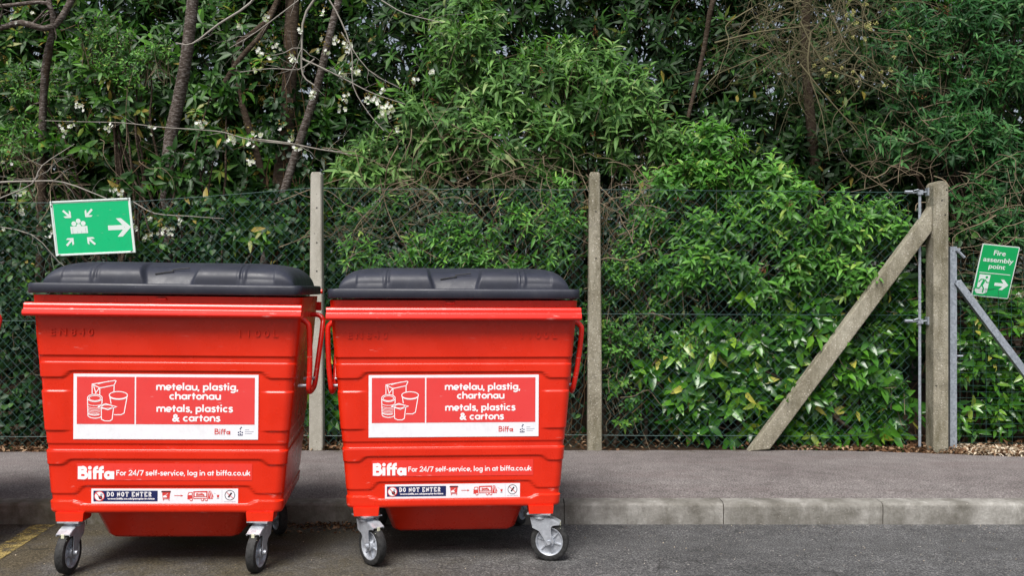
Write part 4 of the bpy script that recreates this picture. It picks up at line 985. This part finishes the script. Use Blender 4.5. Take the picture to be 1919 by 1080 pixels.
brB = [(px((330, 80, 7.6), (360, 82, 7.6), (410, 45, 7.6), (470, 5, 7.6), (520, -60, 7.7)), .005, .012), (px((660, 290, 7.8), (600, 280, 7.75), (540, 270, 7.7), (470, 262, 7.7), (420, 248, 7.7), (372, 243, 7.7), (300, 238, 7.7), (230, 230, 7.7), (150, 228, 7.7), (85, 226, 7.7)), .0065, .003),
       (px((-60, 350, 7.6), (0, 342, 7.6), (60, 340, 7.62), (120, 342, 7.62), (200, 372, 7.6)), .011, .005), (px((0, 372, 7.55), (60, 345, 7.55), (80, 310, 7.6), (140, 270, 7.7)), .006, .003),
       (px((520, -60, 7.7), (600, -20, 7.6), (640, 40, 7.6), (660, 100, 7.6), (662, 160, 7.6), (690, 210, 7.6), (720, 245, 7.6)), .008, .003), (px((640, -60, 7.6), (575, 20, 7.6), (566, 90, 7.6), (568, 140, 7.6), (590, 160, 7.6)), .012, .006),
       (px((590, 110, 7.6), (560, 130, 7.6), (510, 128, 7.6), (450, 135, 7.6)), .007, .003), (px((566, 110, 7.6), (600, 125, 7.6), (650, 150, 7.6), (700, 175, 7.6), (760, 195, 7.6)), .008, .003),
       (px((470, 260, 7.7), (540, 268, 7.7), (600, 280, 7.7), (640, 285, 7.7)), .008, .003), (px((250, 378, 7.6), (290, 400, 7.6), (350, 405, 7.6), (420, 410, 7.6)), .006, .003), (px((715, 0, 7.7), (760, 25, 7.7), (830, 42, 7.7)), .006, .003),
       (px((-30, 420, 7.6), (60, 440, 7.6), (110, 490, 7.6), (150, 520, 7.6)), .005, .003), (px((640, 60, 7.6), (690, 130, 7.6), (750, 165, 7.6)), .005, .002), (px((560, 0, 7.6), (480, 60, 7.6), (430, 90, 7.6)), .006, .003)]
limbs(ch, 'branch', brA, M_barkg, twigs=3, twl=.3)
limbs(ch, 'hanging_twigs', brB, M_twigg, twigs=5, twl=.32, n=5)
bl = [(605, 72), (625, 74), (640, 78), (652, 92), (648, 84), (612, 92), (660, 130), (672, 136), (668, 134), (640, 142), (545, 108), (560, 54), (490, 98), (507, 110), (488, 130), (528, 240), (492, 252), (540, 260), (555, 275), (700, 192), (715, 195), (722, 208), (728, 214), (735, 205), (725, 200), (720, 212), (715, 168), (805, 134), (776, 148), (610, 28), (720, 165), (752, 240), (156, 200), (150, 196), (135, 232), (120, 246), (205, 240), (280, 238), (378, 234), (428, 258), (440, 264), (468, 276), (22, 30), (58, 26), (450, 45), (478, 128), (478, 250), (285, 415), (300, 437), (280, 437), (320, 440), (338, 422), (255, 425), (270, 452), (10, 432), (95, 432), (110, 450), (45, 360), (215, 358), (222, 362), (45, 400), (590, 175), (650, 180), (640, 200), (690, 185), (495, 30), (520, 85), (470, 300), (10, 300)]
Pb = np.array([at(x + rng.uniform(-4, 4), y + rng.uniform(-4, 4), 7.58 + rng.uniform(0, .1)) for x, y in bl])
for p_ in Pb: flowers(ch, p_[None], int(rng.integers(2, 10)), rng.uniform(.010, .022), .018)
spikes(ch, 'young_leaves', Pb + np.array([0, .01, .02]), unit(UP + rng.normal(0, .4, Pb.shape)), .05, .03, L_bronze, 8, .022)
ch2 = plant('cherry_tree', 'cherry with a slim grey trunk leaning right, left of the first concrete post', 'tree', 'cherry trees', (at(430, 830, 8.3).x, 8.3, .11))
limbs(ch2, 'trunk', [(px((440, 860, 8.3), (480, 560, 8.3), (545, 320, 8.2), (590, 180, 8.1), (620, 60, 8.0), (665, -120, 8)), .042, .028)], M_barkg, n=10)
tr = plant('old_tree', 'old dark trunk wrapped in ivy, between the two cherry trunks', 'tree', None, (at(545, 800, 8.7).x, 8.7, .12))
limbs(tr, 'trunk', [(px((500, 880, 8.7), (520, 420, 8.7), (540, 200, 8.7), (552, -100, 8.7)), .085, .06), (px((520, 420, 8.7), (440, 120, 8.7), (500, 40, 8.6), (560, -80, 8.6)), .035, .022), (px((400, 190, 8.3), (450, 110, 8.3), (500, 50, 8.3), (540, -60, 8.3)), .024, .020)], M_bark, n=9)
tr2 = plant('old_tree', 'thin dark upright trunk near the left edge, bare at its foot', 'tree', None, (at(80, 800, 8.1).x, 8.1, .12))
limbs(tr2, 'trunk', [(px((70, 860, 8.1), (76, 500, 8.1), (80, 330, 8.0), (82, 180, 7.95), (100, 50, 7.8)), .042, .026)], M_bark, n=9)

# ---- butterfly bushes
def buddleia(label, x, y, cl, n, m, L=.125, Wd=.030, k=10, heads=0, nm='butterfly_bush', sunward=.1, ang=(30, 80), Ls=.13, droop=.30, barkm=M_twigp, hb=None):
    o = plant(nm, label, 'bush', None, (x, y, G0(x, y)))
    P, Nn = clump_points(cl, int(n * 1.15), .55, .55)
    ax = unit(Nn * .8 + UP * .7 + CAMW * .25 + rng.normal(0, .3, P.shape))
    leafpart(o, 'foliage', [shoots(P, ax, k, Ls, L, Wd, ang, curl=.35, fold=.18, droop=droop, hi=True, sunward=sunward)], m)
    stems(o, 'twigs', P, ax, Ls, barkm, .0022, 2.4)
    l_ = []; base = Vector((x, y, G0(x, y) - .05))
    for c in cl:
        for _ in range(2):
            e = at(c[0] + rng.uniform(-.6, .6) * c[3], c[1] + rng.uniform(-.4, .5) * c[4], c[2]); bb = base + Vector((rng.uniform(-.4, .4), rng.uniform(-.1, .2), 0)); mid = bb.lerp(e, .55) + Vector((rng.uniform(-.2, .2), 0, rng.uniform(.05, .35)))
            l_.append((wander(bb, mid, 4, .05) + wander(mid, e, 4, .08)[1:], .022, .005))
    limbs(o, 'stem', l_, M_bark, n=5, twigs=1, twl=.4)
    if heads:
        P2, N2 = clump_points(hb or cl, heads, .9, .6); each(o, 'seed_head', P2, unit(N2 + UP * .6 + rng.normal(0, .4, P2.shape)), .10, .022, L_brown, 34, .013)
    return o
buddleia('big grey-green butterfly bush with narrow drooping leaves and rusty seed heads, at top middle', .1, 8.3,
    [(890, 100, 8.3, 120, 85, .4), (1010, 165, 8.2, 150, 85, .4), (850, 210, 8.2, 140, 80, .4), (1150, 190, 8.2, 120, 80, .4), (760, 290, 8.1, 120, 65, .35), (960, 270, 8.1, 150, 80, .4), (1210, 260, 8.1, 90, 70, .35), (680, 320, 7.9, 70, 45, .25), (880, 30, 8.5, 90, 60, .3), (1090, 120, 8.3, 110, 60, .3)], 1050, L_bud, L=.145, Wd=.036, heads=26)
buddleia('green bush spilling down from the centre towards the brace, its tips reaching above the fence', 1.9, 8.0,
    [(1330, 270, 8.0, 80, 55, .3), (1400, 340, 7.85, 110, 65, .3), (1290, 340, 7.85, 90, 55, .3), (1500, 400, 7.70, 110, 65, .3), (1360, 430, 7.70, 110, 60, .25), (1600, 430, 7.66, 90, 60, .25), (1300, 500, 7.64, 90, 60, .22), (1450, 500, 7.62, 130, 65, .22), (1600, 520, 7.62, 90, 60, .22), (1230, 420, 7.8, 60, 40, .2), (1660, 420, 7.68, 60, 60, .2)], 1000, L_bright, L=.11, Wd=.040, heads=5, sunward=.25)
buddleia('dark bluish-green narrow-leaved bush above the strainer post', 4.1, 8.4,
    [(1760, 180, 8.4, 110, 70, .35), (1860, 130, 8.4, 110, 70, .35), (1700, 90, 8.5, 90, 60, .3), (1880, 300, 8.2, 90, 90, .3), (1800, 250, 8.2, 100, 60, .3), (1690, 260, 8.3, 80, 50, .3), (1870, 420, 8.0, 90, 60, .25), (1790, 30, 8.5, 120, 60, .3), (1900, 10, 8.5, 100, 60, .3), (1820, 370, 8.0, 60, 40, .2)], 1150, L_bud2, L=.12, Wd=.027, heads=9, hb=[(1800, 120, 8.1, 120, 90, .2)])
buddleia('small lance-leaved shrub pressed to the wire above the second bin lid', -.3, 7.8,
    [(850, 440, 7.56, 110, 50, .12), (1000, 430, 7.56, 90, 70, .12), (930, 480, 7.54, 150, 35, .1), (720, 470, 7.56, 90, 50, .12), (1060, 380, 7.75, 50, 80, .12), (700, 380, 7.8, 80, 50, .15)], 330, L_bright, L=.095, Wd=.026, sunward=.2)
buddleia('leafy scrub with small fresh leaves beside the second concrete post, below mid height', 1.0, 7.8,
    [(1150, 620, 7.55, 60, 90, .12), (1180, 500, 7.58, 60, 60, .12), (1160, 740, 7.62, 50, 60, .1), (1190, 400, 7.8, 60, 60, .12), (1230, 560, 7.7, 50, 50, .1), (1215, 640, 7.65, 40, 40, .1)], 420, L_bright, L=.055, Wd=.026, k=10, nm='scrub_bush', sunward=.2, Ls=.10)

# ---- cherry laurels, big glossy leaves
def laurel(label, x, y, cl, n, L=.135, Wd=.055, m=L_laurel):
    o = plant('laurel_bush', label, 'bush', 'laurel bushes', (x, y, G0(x, y)))
    P, Nn = clump_points(cl, n, .6, .9)
    ax = unit(Nn * .7 + UP * .15 + CAMW * .55 + rng.normal(0, .45, P.shape))
    leafpart(o, 'foliage', [shoots(P, ax, 8, .12, L, Wd, (35, 85), curl=.22, fold=.12, droop=.38, hi=True, opp=False, sunward=.25)], m)
    stems(o, 'twigs', P, ax, .12, M_twig, .003, 2)
    l_ = []; base = Vector((x, y, G0(x, y) - .05))
    for c in cl:
        for _ in range(2): e = at(c[0] + rng.uniform(-.5, .5) * c[3], c[1], c[2]); l_.append((wander(base + Vector((rng.uniform(-.3, .3), 0, 0)), e, 5, .08), .02, .006))
    limbs(o, 'stem', l_, M_bark, n=5)
    return o
laurel('bright glossy laurel with some yellow leaves, under the diagonal concrete brace', 2.4, 7.95, [(1400, 640, 7.64, 110, 70, .18), (1530, 620, 7.64, 110, 75, .18), (1340, 730, 7.62, 110, 65, .14), (1470, 730, 7.62, 110, 70, .15), (1590, 700, 7.62, 110, 80, .15), (1660, 600, 7.72, 70, 80, .16), (1640, 760, 7.68, 80, 55, .14), (1290, 660, 7.72, 70, 60, .14), (1500, 790, 7.66, 120, 35, .1), (1560, 560, 7.75, 140, 50, .16), (1260, 760, 7.66, 50, 45, .1), (1350, 795, 7.6, 60, 32, .1), (1460, 800, 7.6, 70, 30, .1), (1620, 805, 7.58, 80, 30, .1), (1420, 560, 7.68, 120, 40, .14), (1650, 540, 7.68, 60, 50, .14), (1220, 700, 7.62, 40, 40, .1)], 820, L=.155, Wd=.064)
buddleia('thin fresh sprays threading through the glossy laurel near the strainer post', 2.9, 7.7, [(1660, 740, 7.56, 50, 60, .08), (1620, 620, 7.56, 50, 40, .08), (1420, 600, 7.56, 70, 30, .08), (1300, 640, 7.56, 50, 40, .08), (1540, 660, 7.56, 50, 30, .06)], 90, L_bright, L=.06, Wd=.026, nm='scrub_bush', sunward=.2, Ls=.12)
laurel('glossy laurel growing through the welded mesh right of the steel post', 3.9, 7.9, [(1850, 680, 7.72, 80, 80, .15), (1830, 770, 7.68, 60, 50, .12), (1900, 600, 7.72, 60, 70, .15), (1900, 770, 7.7, 60, 55, .12), (1830, 600, 7.72, 50, 60, .12), (1960, 680, 7.75, 80, 120, .15)], 300, L=.11, Wd=.042)
laurel('low glossy laurel seen in the gap between the two bins', -1.45, 7.8, [(615, 640, 7.68, 45, 70, .12), (600, 760, 7.68, 60, 60, .12), (700, 640, 7.72, 80, 90, .15)], 110)
laurel('dark laurel drooping over the wire between the arrow sign and the first post', -2.3, 7.85, [(420, 400, 7.8, 80, 40, .12), (470, 440, 7.75, 70, 30, .1), (330, 390, 7.8, 60, 35, .1), (300, 470, 7.7, 80, 20, .08), (230, 350, 7.8, 80, 22, .1)], 95, L=.13, Wd=.045, m=L_rhodo)
laurel('loose laurel sprays left of the grey cherry trunk', -3.0, 8.1, [(120, 270, 8.0, 90, 30, .15), (60, 180, 8.1, 60, 60, .15), (230, 160, 8.1, 80, 90, .2), (180, 60, 8.2, 80, 50, .2), (430, 260, 8.0, 70, 35, .15), (420, 160, 8.2, 60, 60, .15), (320, 330, 7.95, 70, 45, .12), (350, 290, 7.95, 50, 25, .1)], 185, L=.12, Wd=.042, m=L_rhodo)
# ---- fine-leaved shrubs on the left
buddleia('fine-leaved green shrub hanging in front of the dark left trees', -3.2, 8.2, [(230, 120, 8.05, 70, 70, .2), (60, 150, 8.1, 70, 50, .2), (200, 60, 8.1, 60, 40, .2), (40, 260, 8.0, 60, 60, .2), (290, 100, 8.05, 50, 40, .15)], 330, L_bright, L=.055, Wd=.020, nm='fine_leaved_shrub', Ls=.14, sunward=.1)
def ivy(label, x, y, cl, n, L=.055, Wd=.05, m=L_ivy):
    o = plant('ivy', label, 'climber', 'ivy patches', (x, y, G0(x, y)))
    P, Nn = clump_points(cl, n, .3, .8); N = len(P); D = rdir(N); D[:, 2] -= .7; D[:, 1] -= .2; Nf = unit(CAMW * .8 + UP * .5 + rng.normal(0, .4, P.shape))
    V, l, s, q = leaves(P, D, Nf, L * rng.uniform(.6, 1.3, N), Wd * rng.uniform(.6, 1.3, N), .1, .15, True)
    leafpart(o, 'foliage', [(V, l, s, np.repeat(np.clip(rng.beta(2, 2.6, N), 0, 1), q))], m)
    l_ = []
    for c in cl:
        for _ in range(5):
            a = at(c[0] + rng.uniform(-1, 1) * c[3], c[1] + c[4], c[2] + .05); e = at(c[0] + rng.uniform(-1, 1) * c[3], c[1] - c[4], c[2]); l_.append((wander(a, e, 6, .15), .005, .002))
    limbs(o, 'stem', l_, M_twig, n=4); return o
ivy('dark ivy covering the fence foot left of the first bin', -3.5, 7.75, [(20, 600, 7.72, 110, 120, .2), (30, 760, 7.68, 110, 70, .15), (0, 470, 7.75, 90, 80, .18), (120, 440, 7.8, 120, 60, .15)], 2600)
ivy('ivy mass climbing behind the first concrete post', -1.9, 7.9, [(500, 370, 8.0, 70, 40, .2), (540, 440, 7.9, 60, 60, .2), (400, 470, 7.85, 100, 40, .2), (600, 600, 7.8, 60, 160, .2), (560, 340, 8.3, 50, 60, .15), (525, 200, 8.55, 30, 150, .1)], 2000)
ivy('ivy and bramble leaves filling the mesh above the second bin', -.2, 7.9, [(720, 430, 7.85, 120, 90, .2), (880, 400, 7.85, 120, 80, .2), (1030, 460, 7.85, 90, 110, .2), (1000, 370, 7.95, 120, 60, .2), (800, 500, 7.8, 200, 50, .15), (1090, 600, 7.8, 60, 220, .15), (850, 700, 7.9, 250, 140, .15)], 3600, .06, .036, L_bright if False else L_ivy)
ivy('shaded ivy low down behind the laurel and brace', 2.2, 8.1, [(1200, 500, 8.0, 110, 160, .2), (1300, 600, 8.1, 150, 200, .2), (1500, 600, 8.1, 200, 220, .2), (1680, 600, 8.0, 90, 220, .2), (1200, 760, 7.8, 90, 60, .15), (1400, 450, 8.1, 200, 120, .2)], 4200)
ivy('shaded ivy at the far right behind the welded mesh', 4.2, 8.1, [(1860, 560, 8.0, 110, 180, .2), (1900, 740, 7.95, 110, 90, .15), (1820, 460, 8.0, 70, 70, .2)], 1700)
# ---- brambles: arching tangled canes
def tangle(name, label, cat, x, y, boxes, n, m, r=.0035, jit=.2, twigs=2, twl=.3, length=.8, flat=.6, down=0.):
    o = plant(name, label, cat, None, (x, y, G0(x, y))); l_ = []
    for _ in range(n):
        bx_ = boxes[rng.integers(len(boxes))]; a = at(rng.uniform(bx_[0], bx_[2]), rng.uniform(bx_[1], bx_[3]), bx_[4] + rng.uniform(-.12, .2))
        d = Vector(rdir(1)[0]); d.y *= .2; d.z = d.z * flat - down; d.normalize(); L = length * rng.uniform(.4, 1.3); l_.append((wander(a - d * L / 2, a + d * L / 2, 6, jit, -.08), r * rng.uniform(.6, 1.6), r * .35))
    limbs(o, 'cane', l_, m, n=4, twigs=twigs, twl=twl); return o
tangle('bramble', 'tangled brown bramble canes arching over the wire above the second bin', 'bramble', .2, 7.85, [(600, 300, 1100, 500, 7.62), (780, 270, 1150, 380, 7.8), (620, 330, 1000, 480, 7.6)], 95, M_twigp, .0035, length=.9, flat=.5)
tangle('bramble', 'dead brown canes behind the mesh between second post and hedge', 'bramble', 1.1, 7.8, [(1120, 340, 1320, 560, 7.62), (1120, 330, 1250, 800, 7.62)], 60, M_twigp, .004, length=.6, flat=1)
tangle('bramble', 'dry canes trailing behind the arrow sign at left', 'bramble', -3.4, 7.85, [(0, 330, 250, 500, 7.62), (0, 480, 60, 800, 7.65), (60, 250, 300, 400, 7.8)], 34, M_twigp, .003, length=.7, flat=1)
tangle('bramble', 'bare brown canes right of the strainer post', 'bramble', 3.9, 7.9, [(1780, 300, 1919, 460, 7.7), (1790, 400, 1940, 560, 7.62), (1600, 200, 1800, 340, 8.0)], 60, M_twigp, .004, length=.6, flat=.6)
# ---- catkin willow: a hanging fan of bare twigs
wl = plant('willow', 'bare twiggy willow branches with yellow catkins hanging in at top right', 'tree', None, (2.9, 8.9, .13)); l_ = []
limbs(wl, 'trunk', [(px((1500, 800, 8.9), (1530, 400, 8.9), (1510, 100, 8.6), (1520, -160, 8.3)), .06, .035), (px((1290, 220, 8.3), (1320, 90, 8.3), (1340, -10, 8.2), (1400, -120, 8.2)), .016, .028), (px((1860, 90, 8.8), (1862, -60, 8.8)), .05, .05)], M_bark, n=8)
for _ in range(120):
    a = at(rng.uniform(1400, 1640), rng.uniform(-80, 120), 7.85 + rng.uniform(0, .5)); an = rng.uniform(20, 165) if rng.uniform() < .8 else rng.uniform(0, 360); L = rng.uniform(.35, 1.0)
    d = Vector((math.cos(R(an)) * 1.1, rng.uniform(-.2, .2), -math.sin(R(an)) * .8)); l_.append((wander(a, a + d * L, 6, .16), .0042 * rng.uniform(.5, 1.6), .0012))
for p_ in (((1500, 40, 7.8), (1530, 100, 7.8), (1560, 130, 7.8), (1610, 150, 7.8), (1690, 190, 7.8)), ((1560, 30, 7.8), (1590, 90, 7.8), (1645, 135, 7.8), (1700, 175, 7.8)), ((1520, 60, 7.8), (1515, 130, 7.8), (1540, 210, 7.8), (1555, 300, 7.8)), ((1500, 120, 7.8), (1540, 170, 7.8), (1600, 240, 7.8), (1625, 280, 7.8)), ((1340, 80, 7.9), (1420, 60, 7.8), (1500, 50, 7.8), (1530, 45, 7.8))): l_.append((px(*p_), .009, .0025))
limbs(wl, 'twigs', l_, M_twigo, twigs=5, twl=.30, n=4)
P, Nn = clump_points([(1620, 110, 7.75, 60, 90, .1), (1640, 50, 7.75, 80, 60, .1), (1560, 130, 7.75, 60, 70, .1), (1590, 20, 7.75, 60, 40, .1)], 42, .1, .2); each(wl, 'catkin', P, rdir(len(P)), .028, .011, L_catkin, 40, .010)

# ---- ground litter (uncountable)
def litter(name, label, x0, x1, yfun, n, m, size, zf, zj=.02):
    xs = rng.uniform(x0, x1, n); ys_ = yfun(xs, n); P = np.stack([xs, ys_, zf(xs, ys_) + rng.uniform(0, zj, n)], 1); D = rdir(n); D[:, 2] *= .35; Nn = unit(UP + rng.normal(0, .5, (n, 3)))
    V, l, s, q = leaves(P, D, Nn, size[0] * rng.uniform(.5, 1.4, n), size[1] * rng.uniform(.5, 1.4, n), .2, .2, False)
    o = npmesh(name, V, l, s, m, None, np.repeat(rng.uniform(0, 1, n), q)); tag(o, label, kind='stuff'); return o
bx_, by_ = zip(*back)
litter('leaf_litter', 'brown dead leaves lying along the fence foot', -5, -1.2, lambda x, n: np.interp(x, bx_, by_) + .015 + rng.uniform(0, 1, n) ** 1.5 * .9, 5000, L_litter, (.042, .022), lambda x, y: .105 + 0 * x, .04)
litter('leaf_litter', 'brown dead leaves lying around the strainer post foot', 2.0, 6, lambda x, n: np.interp(x, bx_, by_) + .015 + rng.uniform(0, 1, n) ** 1.5 * .9, 5500, L_litter, (.042, .022), lambda x, y: .105 + 0 * x, .04)
litter('leaf_litter', 'sparse dead leaves under the hedge behind the bins', -1.2, 2.0, lambda x, n: np.interp(x, bx_, by_) + .05 + rng.uniform(0, 1, n) * .9, 900, L_litter, (.042, .022), lambda x, y: .105 + 0 * x, .04)
litter('wood_chippings', 'pale wood chippings in front of the welded mesh', 3.42, 6, lambda x, n: np.interp(x, bx_, by_) + .01 + rng.uniform(0, .42, n), 9000, L_chip, (.035, .014), lambda x, y: .112 + .0 * x, .025)
litter('leaf_litter', 'few dry leaves and crumbs in the gutter between the bins', -1.35, -.75, lambda x, n: KY - .01 - rng.uniform(0, 1, n) ** 2 * .2, 240, L_litter, (.030, .015), lambda x, y: -.008 + 0 * x, .012)
litter('grit', 'small pale crumbs scattered over the asphalt and pavement edge', -4, 4, lambda x, n: KY - .01 - rng.uniform(0, 1, n) ** 1.3 * 2.2, 900, L_chip, (.006, .005), lambda x, y: np.where(y > 4.3, -.01 * (y - 4.3) + .001, .002), .001)
